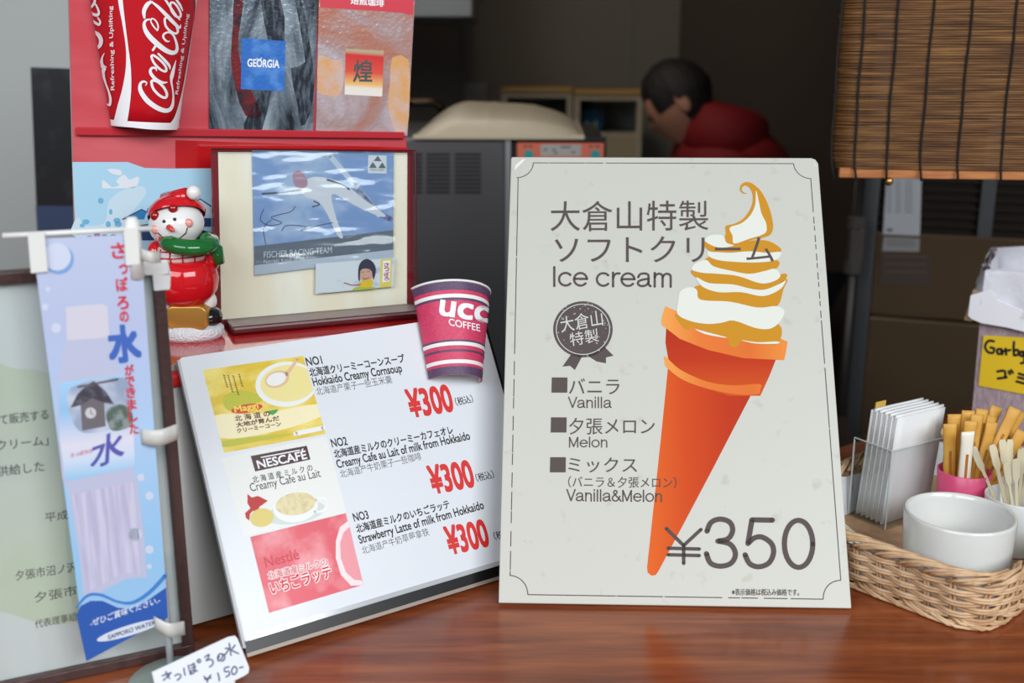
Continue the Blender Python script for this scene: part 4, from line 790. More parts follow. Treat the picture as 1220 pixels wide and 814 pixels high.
MB().box((-0.412, 0.008, -0.004), (-fw, fh - fw, -0.001)).build('sheet', M('notice_paper', (206, 208, 206), 0.3, noise=((216, 219, 218), 5, (4, 0.3, 1), 0.4, 0.6)), frm)
mb = MB(); mb.box((-0.02, fh - 0.009, 0.006), (0.003, fh + 0.001, 0.0085)); mb.box((-0.0085, fh - 0.021, 0.006), (0.003, fh - 0.009, 0.0085)); mb.build('corner_bracket', WHITE_PL, frm, bevel=0.0012)
mb = MB()
for s, a, b, h in (('て販売する', (0, 507), (58, 500), 12), ('クリーム」', (-3, 538), (58, 531), 12), ('供給した', (-3, 569), (53, 562), 12.5), ('平成', (54, 623), (82, 619), 11), ('夕張市沼ノ沢', (19, 693), (92, 682), 12), ('夕張市', (42, 719), (92, 710), 12), ('代表理事組合', (42, 750), (102, 738), 10)):
    p_text(mb, FRM, s, a, b, h, -0.001 + LY, bold=0.01)
mb.build('notice_lettering', M('ink_notice', (84, 84, 86), 0.5), frm)
mb = MB(); p_poly(mb, FRM, [(-40, 455), (20, 440), (70, 452), (100, 500), (112, 580), (104, 660), (112, 730), (60, 745), (0, 730), (-40, 740)], -0.001 + LY * 0.5, 6); mb.build('tint_print', M('notice_green', (208, 212, 202), 0.4, noise=((199, 209, 184), 9, (1, 1, 1), 0.35, 0.65)), frm)
MB().box((-0.412, 0.008, 0.0005), (-fw, fh - fw, 0.0012)).build('clear_cover', thin_clear('clear_cover', 0.01, 0.1, bump=(6, 0.25, (6, 0.4, 1))), frm)

# ------------------------------------------------------------------ small water banner on its stand
pb = atz(207, 806)
FLG = Board((pb.x, pb.y - 0.004, 0.0), 21.0, 0.0, upk=lambda x: 0.10)
flag = thing('water_banner', 'small pale blue banner for bottled water hanging on a white stand', 'banner', FLG.mx)
tp = FLG.uv(182, 258); 
mb = MB(); mb.tube([(0, 0.006, -0.003), (0, tp[1] - 0.01, -0.003)], 0.0026, 12); mb.build('pole', M('pole_white', (226, 232, 240), 0.3), flag, smooth=True)
mb = MB(); mb.tube([(0, tp[1] - 0.042, -0.003), (0, tp[1] - 0.004, -0.003), (0, tp[1], -0.003)], [0.0052, 0.0052, 0.003], 14); mb.build('pole_cap', WHITE_PL, flag, smooth=True)
mb = MB(); e0, e1 = FLG.uv(3, 281), FLG.uv(182, 272); mb.tube([(e0[0], e0[1], 0.0), (e1[0], e1[1], 0.0)], 0.0018, 10); mb.build('crossbar', WHITE_PL, flag, smooth=True)
mb = MB(); mb.lathe([(0, 0), (0.032, 0), (0.0335, 0.003), (0.031, 0.008), (0.012, 0.011), (0.005, 0.013), (0, 0.013)], 32, mx=T(0, 0, 0.012) @ Matrix.Rotation(R(-90), 4, 'X')); mb.build('base', M('base_grey', (150, 158, 150), 0.4), flag, smooth=True)
mb = MB()
CLP = M('clip_clear', (222, 222, 216), 0.25, alpha=0.85)
for a, b, c_ in (((168, 520), (212, 514), 20), ((184, 742), (220, 748), 20), ((168, 303), (191, 306), 14)):
    x0_, y0_ = FLG.uv(*a); x1_, y1_ = FLG.uv(*b); hh = c_ / 1300 * 0.75
    mb.grid(lambda s, t: Vector((x0_ + (x1_ - x0_) * s, y0_ + (y1_ - y0_) * s + hh * (t - 0.5), 0.0006 + 0.0075 * math.sin(math.pi * min(1, s * 1.05)))), 10, 2)
mb.build_each('clip', CLP, flag, smooth=True, solid=0.0006)
CLQ = [(38, 285), (167, 279), (200, 736), (103, 788)]
clo = [FLG.uv(*q) for q in CLQ]
cloth = MB().prism(clo[::-1], -0.0005, 0.0).build('banner_cloth', ramp_mat('banner_print', 1, [(0.0, (160, 196, 232)), (0.25, (150, 198, 236)), (0.55, (174, 204, 238)), (0.8, (184, 194, 226)), (1.0, (190, 200, 226))], 0.5), flag)
mb = MB()
for q in (((33, 277), (53, 276), (57, 323), (37, 325)), ((147, 272), (164, 271), (166, 314), (150, 316))):
    p_poly(mb, FLG, q, 0.0022)
    vs = [FLG.map(*a, 0.0022) for a in q]; mb.add([vs[0], vs[1], vs[1] + Vector((0, 0, -0.0045)), vs[0] + Vector((0, 0, -0.0045))], [(0, 1, 2, 3)])
    mb.add([vs[2], vs[3], Vector((vs[3].x, vs[3].y, 0)), Vector((vs[2].x, vs[2].y, 0))], [(0, 1, 2, 3)])
mb.build_each('hanging_loop', M('loop_cream', (226, 226, 222), 0.6), flag)
def fp(name, pts, mat, z, smooth=0):
    mb = MB(); p_poly(mb, FLG, pts, z, smooth); return mb.build(name, mat, cloth)
G3 = lambda x, y: (x / 2.713, 180 + y / 2.713)
G4 = lambda x, y: (x / 2.368, 470 + y / 2.368)
mb = MB(); p_ellipse(mb, FLG, (70, 309), 18, 18, LY); mb.build_each('bubble_print', M('bubble_rim', (126, 162, 216), 0.5), cloth)
mb = MB(); p_ellipse(mb, FLG, (68, 306), 16.5, 16.5, 2 * LY)
for x, y, r_ in ((57, 345, 3), (54, 366, 4), (67, 391, 6), (168, 569, 4.5), (178, 591, 5), (161, 637, 8), (178, 655, 5), (178, 675, 3)): p_ellipse(mb, FLG, (x, y), r_, r_, 2 * LY)
mb.build_each('bubble_print', M('bubble_pale', (206, 214, 234), 0.5), cloth)
fp('bottle_print', [(79, 404), (128, 402), (140, 432), (147, 450), (157, 480), (160, 515), (161, 555), (158, 562), (164, 572), (172, 640), (175, 688), (150, 690), (120, 706), (100, 713), (94, 660), (84, 600), (82, 585), (74, 570), (68, 500), (68, 455)], M('bottle_print', (190, 194, 220), 0.5), LY)
fp('bottle_body_print', [(86, 590), (158, 574), (166, 640), (168, 685), (148, 682), (120, 697), (104, 706), (98, 660)], M('bottle_low', (206, 204, 228), 0.5, noise=((186, 184, 212), 40, (6, 0.3, 1), 0.4, 0.6)), 2 * LY)
fp('cap_print', [(78, 366), (122, 362), (128, 366), (131, 402), (80, 406)], M('cap_print', (212, 208, 222), 0.5), 2 * LY)
fp('label_print', [(70, 456), (148, 446), (158, 484), (161, 556), (78, 574), (71, 520)], ramp_mat('label_print', 1, [(0.0, (150, 200, 236)), (0.2, (206, 220, 240)), (0.35, (222, 220, 234)), (0.7, (150, 196, 236)), (1.0, (170, 208, 240))], 0.5), 2 * LY)
TWR = M('tower_dark', (66, 64, 76), 0.5, noise=((110, 108, 120), 120, (1, 1, 1), 0.45, 0.65))
fp('photo_haze_print', [(84, 462), (150, 450), (156, 484), (157, 506), (130, 512), (100, 516), (86, 500)], M('photo_haze', (150, 164, 190), 0.5, noise=((196, 204, 222), 50, (1, 1, 1), 0.4, 0.65)), 3 * LY, 3)
fp('tower_roof_print', [(84, 486), (92, 470), (104, 458), (112, 454), (126, 466), (136, 482), (124, 480), (110, 474), (98, 482)], TWR, 4 * LY)
fp('tower_print', [(96, 482), (110, 472), (124, 480), (126, 508), (98, 513)], M('tower_print', (112, 106, 112), 0.5), 4 * LY)
mb = MB(); p_ellipse(mb, FLG, (108, 492), 6.5, 6.5, 5 * LY); mb.build('clock_print', M('clock_pale', (206, 204, 208), 0.5), cloth)
mb = MB(); p_stroke(mb, FLG, [(108, 488), (108, 492), (111, 494)], 1.0, 6 * LY, 0); p_stroke(mb, FLG, [(93, 461), (140, 452)], 2.2, 5 * LY, 0); mb.build('clock_hand_print', TWR, cloth)
fp('foliage_print', [(126, 492), (134, 484), (146, 482), (156, 490), (158, 505), (146, 512), (132, 512)], M('foliage_print', (86, 106, 96), 0.5, noise=((140, 150, 150), 150, (1, 1, 1), 0.45, 0.6)), 4 * LY, 3)
WAVE = M('wave_blue', (46, 92, 176), 0.5)
fp('wave_print', [(91, 733), (96, 722), (108, 716), (122, 716), (140, 724), (155, 726), (175, 716), (198, 700), (200, 736), (103, 788)], WAVE, 2 * LY)
mb = MB(); p_stroke(mb, FLG, [(91, 724), (104, 710), (120, 709), (140, 717), (158, 718), (178, 706), (197, 686)], [2, 3.5, 3.5, 3, 4, 4.5, 5], 2 * LY); mb.build('wave_line', M('wave_mid', (70, 132, 206), 0.5), cloth)
mb = MB(); p_ellipse(mb, FLG, (154.5, 751), 41, 6.2, 3 * LY, rot=-17); p_text(mb, FLG, '-ぜひご賞味ください.-', (108, 747), (191, 718.5), 8.5, 3 * LY, bold=0.02); mb.build('white_print', M('banner_white', (216, 224, 238), 0.5), cloth)
mb = MB(); p_text(mb, FLG, 'SAPPORO WATER', (129, 762), (185, 744), 5, 4 * LY, bold=0.02); mb.build('oval_lettering', M('ink_navy', (44, 60, 100), 0.5), cloth)
mb = MB()
for c, x, y, s in (('さ', 141.5, 299, 18), ('っ', 147.5, 321, 11), ('ぽ', 146, 339, 16), ('ろ', 147, 361, 15), ('の', 148.5, 377.5, 12), ('が', 154.5, 441, 12.5), ('で', 155.5, 455, 12), ('き', 156.5, 468, 12), ('ま', 157.5, 482, 12), ('し', 158.8, 496, 12), ('た', 160, 511, 12)):
    p_text(mb, FLG, c, (x - s * 0.42, y + s * 0.5), (x + s * 0.42, y + s * 0.46), s, 5 * LY, bold=0.035)
mb.build('red_lettering', M('ink_banner_red', (208, 50, 70), 0.5), cloth)
mb = MB(); p_text(mb, FLG, 'さっぽろの', G4(200, 178), G4(262, 163), 5, 5 * LY, bold=0.02); mb.build('label_lettering', M('ink_pink', (206, 90, 130), 0.5), cloth)
mb = MB(); p_text(mb, FLG, '水', (132, 432), (168, 429), 42, 5 * LY, bold=0.05); mb.build('water_lettering', M('ink_banner_blue', (66, 104, 188), 0.5), cloth)
mb = MB(); p_text(mb, FLG, '水', (108, 560), (147, 546), 38, 5 * LY, bold=0.02, up=(2, -36)); mb.build('water_lettering', M('ink_violet', (92, 92, 176), 0.5), cloth)

# ------------------------------------------------------------------ handwritten price card
pc = aty(296, 804, 0.700)
CRD = Board(pc, 36.0, 24.0, 4.0, upk=lambda x: 0.3)
card = thing('price_card', 'handwritten white 150 yen card at the foot of the water banner', 'card', CRD.mx)
kq = [CRD.uv(*q) for q in ((181, 801), (272, 759), (280, 757.5), (283.5, 762), (297, 796), (296, 802), (290, 806), (193, 852))]
MB().prism(kq[::-1], -0.0008, 0.0).build('card', M('card_white', (228, 232, 240), 0.35), card)
mb = MB()
H1 = lambda x, y: (130 + x / 6.1, 730 + y / 6.1)
def hw(pts, wd=2.0): p_stroke(mb, CRD, [H1(*q) for q in pts], wd, LY, 5)
for s in (((385, 460), (420, 448), (450, 438)), ((412, 430), (425, 460), (440, 480)), ((440, 450), (415, 475), (395, 492)), ((478, 460), (500, 448), (520, 455), (515, 475), (495, 492)), ((543, 405), (546, 430), (552, 455)),
          ((575, 385), (582, 415), (592, 450)), ((590, 385), (620, 372)), ((598, 405), (628, 392)), ((612, 370), (622, 410), (618, 435), (600, 445), (596, 428), (615, 420), (640, 425)), ((640, 350), (655, 340), (665, 352), (652, 365), (640, 352)),
          ((695, 325), (725, 305), (720, 330), (705, 350), (735, 340), (755, 355), (750, 380), (730, 395)), ((800, 320), (790, 345), (805, 350), (825, 320), (818, 300), (795, 308), (788, 330)), ((818, 300), (838, 312), (838, 338), (820, 355)),
          ((872, 225), (880, 265), (885, 310)), ((845, 262), (870, 262), (855, 290), (842, 305)), ((915, 238), (895, 262)), ((885, 272), (910, 285), (940, 298)),
          ((690, 465), (705, 480), (715, 495)), ((738, 455), (720, 480), (712, 505)), ((695, 485), (740, 475)), ((790, 440), (798, 470), (800, 495)), ((870, 395), (840, 405), (842, 430), (868, 428), (875, 450), (850, 468)), ((905, 395), (890, 420), (900, 450), (922, 440), (928, 410), (912, 392)), ((948, 402), (972, 396))):
    hw(s)
mb.build('handwriting', M('marker_blue', (92, 98, 130), 0.5), card)
MB().box((-0.055, -0.026, -0.016), (-0.01, 0.006, -0.0009)).build('card_foot', WHITE_PL, card, bevel=0.001)

# ------------------------------------------------------------------ black poster on the pale wall
wb = Board((-0.46, 1.75, 0), 4, 0)
pst = thing('dark_poster', 'black poster with navy lower part on the pale wall beside the red board', 'poster', wb.mx)
q = [wb.uv(*a) for a in ((37, 80), (150, 84), (150, 276), (45, 276))]
MB().prism(q[::-1], 0.0, 0.002).build('print', M('poster_black', (34, 35, 38), 0.3, noise=((70, 72, 76), 12, (1, 1, 1), 0.5, 0.75)), pst)
mb = MB(); p_poly(mb, wb, ((43, 245), (150, 246), (150, 276), (45, 276)), 0.002 + LY); mb.build('navy_print', M('poster_navy', (62, 76, 110), 0.35), pst)

# ------------------------------------------------------------------ wicker basket and what stands in it
cor = atz(1167, 757)
BY = 42.0
bu = Vector((math.cos(R(BY)), math.sin(R(BY)), 0)); bv = Vector((-bu.y, bu.x, 0))
LA, LB = 0.30, 0.200          # along bu (away to the right), along bv (to the left behind the sign)
bc = cor + bu * (LA / 2) + bv * (LB / 2)
BM = Matrix(((bu.x, bv.x, 0, bc.x), (bu.y, bv.y, 0, bc.y), (0, 0, 1, 0), (0, 0, 0, 1)))
bas = thing('wicker_basket', 'low tan wicker basket beside the ice cream sign holding napkins and sugar sticks', 'basket', BM)
WIC = M('wicker', (220, 186, 148), 0.5, noise=((190, 150, 112), 60, (1, 1, 1), 0.42, 0.66))
WIC2 = M('wicker_dark', (186, 146, 108), 0.5, noise=((208, 170, 132), 60, (1, 1, 1), 0.4, 0.65))
def rrpath(hx, hy, r, n):
    seg = [2 * (hx - r), math.pi * r / 2, 2 * (hy - r), math.pi * r / 2] * 2; tot = sum(seg); out = []
    st = [((hx, -hy + r), (0, 1)), None]
    for i in range(n):
        s = tot * i / n
        # start on the right side middle-bottom and go counter-clockwise
        legs = [('l', (hx, -(hy - r)), (0, 1), 2 * (hy - r)), ('a', (hx - r, hy - r), 0, math.pi * r / 2), ('l', (hx - r, hy), (-1, 0), 2 * (hx - r)), ('a', (-(hx - r), hy - r), 90, math.pi * r / 2),
                ('l', (-hx, hy - r), (0, -1), 2 * (hy - r)), ('a', (-(hx - r), -(hy - r)), 180, math.pi * r / 2), ('l', (-(hx - r), -hy), (1, 0), 2 * (hx - r)), ('a', (hx - r, -(hy - r)), 270, math.pi * r / 2)]
        for k, a, b, ln in legs:
            if s <= ln + 1e-12:
                if k == 'l': out.append((a[0] + b[0] * s, a[1] + b[1] * s, b[1], -b[0]))
                else:
                    an = R(b) + s / r; out.append((a[0] + r * math.cos(an), a[1] + r * math.sin(an), math.cos(an), math.sin(an)))
                break
            s -= ln
    return out
NST = 44; NP = NST * 8
def bpt(k, z, off):     # a point on the basket wall: position round it, height, bulge
    fl = 0.010 * z / 0.05
    a = PATH[int(k) % NP]; return Vector((a[0] + a[2] * (off + fl), a[1] + a[3] * (off + fl), z))
PATH = rrpath(LA / 2, LB / 2, 0.026, NP)
mb = MB(); rows = 7
for i in range(rows):
    z = 0.0075 + i * 0.0052
    for dz in (-0.0012, 0.0012):
        mb.tube([bpt(k, z + dz, 0.0028 * math.cos(math.pi * (k / 8 + i))) for k in list(range(NP)) + [0]], 0.00165, 6, caps=False)
mb.build('woven_wall', WIC, bas, smooth=True)
mb = MB()
for s in range(NST):
    for d in (-0.6, 0.6): mb.tube([bpt(s * 8 + d, z, 0) for z in (0.002, 0.02, 0.045)], 0.0014, 6)
mb.build('stakes', WIC2, bas, smooth=True)
mb = MB()
for s in range(NST):
    for d in (-1.3, 0.0, 1.3):
        k0 = s * 8 + d
        mb.tube([bpt(k0 + 0, 0.041, 0.001), bpt(k0 + 3, 0.0465, 0.005), bpt(k0 + 8, 0.052, 0.0055), bpt(k0 + 14, 0.0545, 0.002), bpt(k0 + 19, 0.053, -0.003), bpt(k0 + 24, 0.047, -0.004)], 0.0016, 6)
mb.build('braided_rim', WIC, bas, smooth=True)
mb = MB()
for s in range(NST):
    for d in (-1.0, 1.0):
        k0 = s * 8 + d; mb.tube([bpt(k0, 0.008, -0.001), bpt(k0 + 3, 0.0055, 0.004), bpt(k0 + 8, 0.0022, 0.0055), bpt(k0 + 13, 0.0018, 0.004), bpt(k0 + 17, 0.004, 0.0)], 0.0016, 6)
mb.build('foot_border', WIC, bas, smooth=True)
mb = MB(); mb.prism([(a[0] - a[2] * 0.002, a[1] - a[3] * 0.002) for a in PATH[::4]], 0.003, 0.005); mb.build('woven_floor', WIC2, bas)
mb = MB()
def liner(s, t):
    k = s * NP; a = PATH[int(k) % NP]; w_ = 0.0015 * math.sin(k * 0.7) + 0.001 * math.sin(k * 1.9)
    z = 0.0056 + t * 0.037; off = -0.005 + 0.010 * z / 0.05 + w_ * t
    return Vector((a[0] + a[2] * off, a[1] + a[3] * off, z + 0.002 * math.sin(k * 0.31) * t))
mb.grid(liner, 176, 3); mb.build('paper_liner', M('liner_paper', (228, 230, 234), 0.7), bas, smooth=True)
bz = 0.0056

# mug
mg = atz(1144, 610, 0.071)
mug = thing('white_bowl_cup', 'white round ceramic pot at the front of the wicker basket', 'cup', T(mg.x, mg.y, bz))
mr = 0.0462
CER = M('glazed_white', (220, 220, 216), 0.1, coat=0.5)
mb = MB(); mb.lathe([(0.0, 0.0), (0.038, 0.0), (0.0405, 0.002), (0.0425, 0.010), (0.045, 0.03), (mr, 0.063), (mr - 0.0006, 0.0652), (mr - 0.002, 0.0658), (mr - 0.0036, 0.0648), (mr - 0.0046, 0.060), (0.0405, 0.012), (0.036, 0.006), (0.0, 0.005)], 64); mb.build('pot', CER, mug, smooth=True)

# napkin holder
nc = atz(1063, 538, 0.0875); nl = atz(1016, 525, 0.0875); nr = atz(1127, 521, 0.0875)
e1 = (nr - nc); e1.z = 0; w1 = e1.length; e1.normalize(); e2 = Vector((-e1.y, e1.x, 0)); w2 = max(0.05, (nl - nc).length) - 0.004
NM = Matrix(((e1.x, e2.x, 0, nc.x), (e1.y, e2.y, 0, nc.y), (0, 0, 1, bz), (0, 0, 0, 1)))
hol = thing('napkin_holder', 'clear acrylic napkin box standing in the wicker basket', 'holder', NM)
ACL = thin_clear('holder_acrylic', 0.0)
hz = 0.082; th = 0.0018
for nm, lo, hi in (('front_wall', (0, 0, 0), (w1, th, hz)), ('back_wall', (0, w2 - th, 0), (w1, w2, hz)), ('side_wall', (0, th, 0), (th, w2 - th, hz)), ('side_wall', (w1 - th, th, 0), (w1, w2 - th, hz)), ('floor_plate', (th, th, 0), (w1 - th, w2 - th, th))):
    MB().box(lo, hi).build(nm, ACL, hol)
mb = MB(); mb.tube([(0, 0, 0.001), (0, 0, hz)], 0.0009, 6); mb.tube([(0, w2, hz), (0, 0, hz), (w1, 0, hz), (w1, w2, hz)], 0.0008, 6); mb.tube([(0, w2, 0.001), (0, w2, hz)], 0.0009, 6); mb.tube([(w1, 0, 0.001), (w1, 0, hz)], 0.0009, 6); mb.build('polished_edge', M('acrylic_edge', (196, 204, 202), 0.15), hol)
NAP = M('napkin_paper', (228, 228, 228), 0.75)
proto = None; nn = 16
lab = ('white folded paper napkin, foremost of the upright bundle in the clear box', 'white folded paper napkin inside the upright bundle in the clear box')
for i in range(nn):
    lean = R(4.2)
    if proto is None:
        mbn = MB(); mbn.grid(lambda s, t: Vector((w1 * (0.06 + 0.88 * s), 0.0003 * math.sin(s * 6), 0.112 * t)), 6, 4); nap = mbn.build('paper_napkin', NAP, None, smooth=True, solid=0.0018); proto = nap
    else: nap = proto.copy(); COL.objects.link(nap)
    nap.matrix_world = NM @ T(0.0004 * (i % 3), 0.0098 + i * (w2 - 0.0135) / nn, 0.002 + 0.0012 * ((i * 5) % 3), 0, lean)
    tag(nap, lab[0] if i == 0 else lab[1], 'napkin', None if i == 0 else 'napkins in the clear box')
# folded yellow paper slip in the box
slip = MB(); slip.box((0.012, 0, 0.0), (0.026, 0.0012, 0.118)); o = slip.build('yellow_slip', M('slip_yellow', (214, 180, 84), 0.6), None); o.matrix_world = NM @ T(0.0, w2 - 0.0042, 0.002, 0, R(4.2)); tag(o, 'thin yellow paper slip tucked behind the napkins in the clear box', 'paper slip')
# wrapped towel packet between the holder and the pot
pk = atz(1052, 648, 0.035)
mb = MB(); mb.grid(lambda s, t: Vector((-0.04 + 0.08 * s, -0.012 + 0.024 * t, 0.0035 * math.sin(math.pi * t) * (1 if 0.1 < s < 0.9 else 0.3) + 0.0006 * math.sin(30 * s))), 30, 8); mb.grid(lambda s, t: Vector((-0.04 + 0.08 * s, -0.012 + 0.024 * t, -0.0035 * math.sin(math.pi * t) * (1 if 0.1 < s < 0.9 else 0.3))), 30, 8)
o = mb.build('wrapped_towel', M('packet_clear', (226, 224, 204), 0.15, coat=0.6, noise=((214, 206, 150), 60, (1, 1, 1), 0.5, 0.65)), None, smooth=True); o.matrix_world = T(pk.x - 0.016, pk.y - 0.004, 0.030, R(-42), 0, R(28)); tag(o, 'plastic wrapped hand towel lying between the napkin box and white pot', 'towel packet')

# pink cup with sugar sticks
pkc = atz(1149, 562, 0.066)
pcup = thing('pink_cup', 'small bright pink plastic cup full of sugar sticks', 'cup', T(pkc.x, pkc.y, bz))
PINK = M('pink_plastic', (222, 84, 128), 0.3)
prh = 0.062
mb = MB(); mb.lathe([(0, 0), (0.019, 0), (0.0205, 0.001), (0.0248, prh), (0.0240, prh + 0.0006), (0.0232, prh), (0.0192, 0.003), (0, 0.003)], 36); mb.build('cup_body', PINK, pcup, smooth=True)
STK = M('stick_yellow', (208, 150, 58), 0.5, noise=((222, 172, 84), 30, (1, 1, 1), 0.4, 0.6)); STW = M('stick_white', (236, 230, 214), 0.5); STB = M('stick_brown', (176, 112, 40), 0.5)
def stick(length, white=False):
    mb = MB(); wd, tk_ = 0.0060, 0.0026; rings = []; n = 9
    hs = [0, 0.004, 0.010, 0.03, 0.06, length - 0.010, length - 0.004, length]
    vs = []; fs = []
    for z in hs:
        k = 0.12 if z in (0, length) else (0.55 if z in (0.004, length - 0.004) else 1.0)
        for a in range(10): an = 2 * math.pi * a / 10; vs.append((wd * math.cos(an) * (1.08 if k < 1 else 1), tk_ * k * math.sin(an), z))
    for i in range(len(hs) - 1):
        for a in range(10): fs.append((i * 10 + a, i * 10 + (a + 1) % 10, (i + 1) * 10 + (a + 1) % 10, (i + 1) * 10 + a))
    fs.append(list(range(10))[::-1]); fs.append([(len(hs) - 1) * 10 + a for a in range(10)])
    mb.add(vs, fs); e = bpy.data.objects.new('sugar_stick', None); COL.objects.link(e); e.empty_display_size = 0.01
    mb.build('wrapper', STW if white else STK, e, smooth=True)
    mb = MB(); mb.box((-0.0012, -tk_ - 0.00025, 0.05), (0.0012, -tk_ + 0.0003, 0.078)); mb.build('stripe_print', STB, e)
    return e
sp0 = stick(0.105); first = True
spec = [(-0.017, 0.004, -6, -4, 'yellow sugar stick at the left rim of the pink cup'), (-0.010, -0.012, 1, -2, 'white and yellow sugar stick at the front of the pink cup'), (-0.002, -0.014, 4, 3, 'yellow sugar stick at the front middle of the pink cup'),
        (0.008, -0.010, 12, 4, 'yellow sugar stick leaning towards the white stirrer cup, front of pink cup'), (-0.012, 0.010, -3, 3, None), (-0.004, 0.006, 2, 4, None), (0.002, 0.002, 9, 6, None), (0.010, 0.002, 16, 8, None), (0.014, 0.006, 22, 8, None), (0.014, -0.004, 26, 4, None), (0.005, 0.012, 20, 10, None), (0.016, 0.000, 30, 6, None)]
for i, (dx, dy, tl, bk_, lb) in enumerate(spec):
    e = sp0 if i == 0 else copy_tree(sp0)
    zt = 0.006 + 0.004 * (i % 3) + (0.010 if i in (6, 8, 10, 11) else 0)
    e.matrix_world = T(pkc.x + dx * 0.5, pkc.y + dy * 0.5, bz + zt, R(-8 + 6 * (i % 4)), R(-bk_ if dy < 0 else -bk_), R(tl))
    tag(e, lb or 'yellow paper sugar stick standing in the bunch in the pink cup', 'sugar stick', None if lb else 'sugar sticks in the pink cup')
w2_ = stick(0.10, True)
w2_.matrix_world = T(pkc.x - 0.004, pkc.y - 0.0125, bz + 0.008, 0, R(4), R(-3)); tag(w2_, 'white paper sugar stick among the yellow ones in the pink cup', 'sugar stick')

# stirrer glass
sg = atz(1213, 592, 0.058)
gl = thing('stirrer_cup', 'white cup holding pale stirrers behind the white pot', 'cup', T(sg.x, sg.y, bz))
mb = MB(); mb.lathe([(0, 0), (0.022, 0), (0.024, 0.002), (0.029, 0.053), (0.0284, 0.054), (0.0274, 0.053), (0.0225, 0.004), (0, 0.004)], 40); mb.build('cup_body', M('frosted_white', (222, 224, 222), 0.15, coat=0.4), gl, smooth=True)
STIR = M('stirrer_plastic', (216, 206, 176), 0.35, sss=0.0)
mb = MB(); mb.prism([(-0.0013, 0), (0.0013, 0), (0.0015, 0.070), (0.0032, 0.076), (0.0034, 0.092), (0.0024, 0.095), (-0.0024, 0.095), (-0.0034, 0.092), (-0.0032, 0.076), (-0.0015, 0.070)], -0.0006, 0.0006, Matrix.Rotation(R(90), 4, 'X'))
st0 = mb.build('stirrer', STIR, None, bevel=0.0003)
for i in range(16):
    e = st0 if i == 0 else st0.copy()
    if i: COL.objects.link(e)
    a = i * 2.4; r_ = 0.006 + 0.001 * (i % 5); tl = R(-24 + 3.2 * i); 
    e.matrix_world = T(sg.x + 0.010 * math.sin(-tl) * 0.9, sg.y + 0.007 * math.cos(a), bz + 0.006 + 0.0006 * (i % 4), R(20 * math.sin(a)), R(-12 * math.cos(a) - 2), tl)
    tag(e, 'flat pale plastic stirrer standing in the white cup', 'stirrer', 'stirrers in the white cup')

# ------------------------------------------------------------------ rubbish box with liner and yellow note
bl = atz(1153, 512)
BIN = Board((bl.x, bl.y, 0.0), -26.0, 0.0)
bt = BIN.uv(1158, 322)[1]
bn = thing('rubbish_bin', 'mauve rubbish box with a white plastic liner standing at the counter end', 'bin', BIN.mx)
MAU = M('mauve_card', (150, 130, 138), 0.7, noise=((176, 158, 164), 150, (2.5, 0.6, 1), 0.4, 0.65))
bw, bd = 0.24, 0.20
mb = MB(); xs0, xs1 = 0.0, bw
mb.add([(0.004, 0, -0.0), (bw - 0.004, 0, 0), (bw - 0.004, 0, -bd), (0.004, 0, -bd), (0.0, bt - 0.002, 0), (bw, bt - 0.002, 0), (bw, bt - 0.002, -bd), (0, bt - 0.002, -bd)], [(0, 1, 5, 4), (1, 2, 6, 5), (2, 3, 7, 6), (3, 0, 4, 7), (3, 2, 1, 0)]); mb.build('box', MAU, bn, solid=0.003)
LIN = M('liner_plastic', (226, 226, 234), 0.3, alpha=0.92, bump=(45, 0.5))
def bl_ring(s):       # once round the box
    s = s % 1.0; k = s * 4
    if k < 1: return Vector((bw * k, 0, 0)), Vector((0, 0, 1))
    if k < 2: return Vector((bw, 0, -bd * (k - 1))), Vector((1, 0, 0))
    if k < 3: return Vector((bw * (3 - k), 0, -bd)), Vector((0, 0, -1))
    return Vector((0, 0, -bd * (4 - k))), Vector((-1, 0, 0))
mb = MB()
def skirt(s, t):
    p_, n_ = bl_ring(s); low_ = bt - 0.030 - 0.012 * (0.5 + 0.5 * math.sin(s * 31 + 1.0)) - (0.012 if s < 0.12 else 0)
    fold = 0.0025 * math.sin(s * 140) * t + 0.002 * math.sin(s * 67 + 5 * t)
    return p_ + n_ * (0.0035 + 0.006 * t + fold) + Vector((0, bt + 0.003 * math.sin(s * 47) * (1 - t) + (low_ - bt) * t, 0))
mb.grid(skirt, 160, 6); mb.build('liner_skirt', LIN, bn, smooth=True)
mb = MB(); mb.grid(lambda s, t: bl_ring(s)[0] * 1.0 - bl_ring(s)[1] * (0.004 + 0.01 * t + 0.002 * math.sin(s * 90)) + Vector((0, bt + 0.004 * math.sin(s * 47) - 0.06 * t, 0)), 120, 4); mb.build('liner_inside', LIN, bn, smooth=True)
mb = MB(); q = [BIN.uv(*a) for a in ((1157, 350), (1180, 343), (1187, 349), (1188, 355), (1220, 368), (1240, 374), (1240, 398), (1200, 388), (1170, 383), (1158, 378), (1154, 374))]
mb.prism(q[::-1], 0.010, 0.0115); mb.build('liner_fold', M('liner_fold', (236, 236, 242), 0.35), bn, bevel=0.0004)
mb = MB(); q = [BIN.uv(*a) for a in ((1160, 344), (1172, 348), (1165, 372), (1158, 382), (1149, 380))]; mb.prism(q[::-1], 0.004, 0.006); mb.build('paper_scrap', M('kraft', (166, 136, 110), 0.7), bn)
note = thing('yellow_note', 'yellow handwritten garbage note stuck on the mauve rubbish box', 'note', BIN.mx)
q = [BIN.uv(*a) for a in ((1172, 399), (1262, 404), (1258, 476), (1166, 459))]
MB().prism(q[::-1], 0.0022, 0.003).build('paper', M('note_yellow', (226, 190, 30), 0.55), note)
J6 = lambda x, y: (1130 + x / 4.067, 300 + y / 4.07)
mb = MB(); zz = 0.003 + LY
def nw(pts, wd=3.2): p_stroke(mb, BIN, [J6(*q) for q in pts], wd, zz, 5)
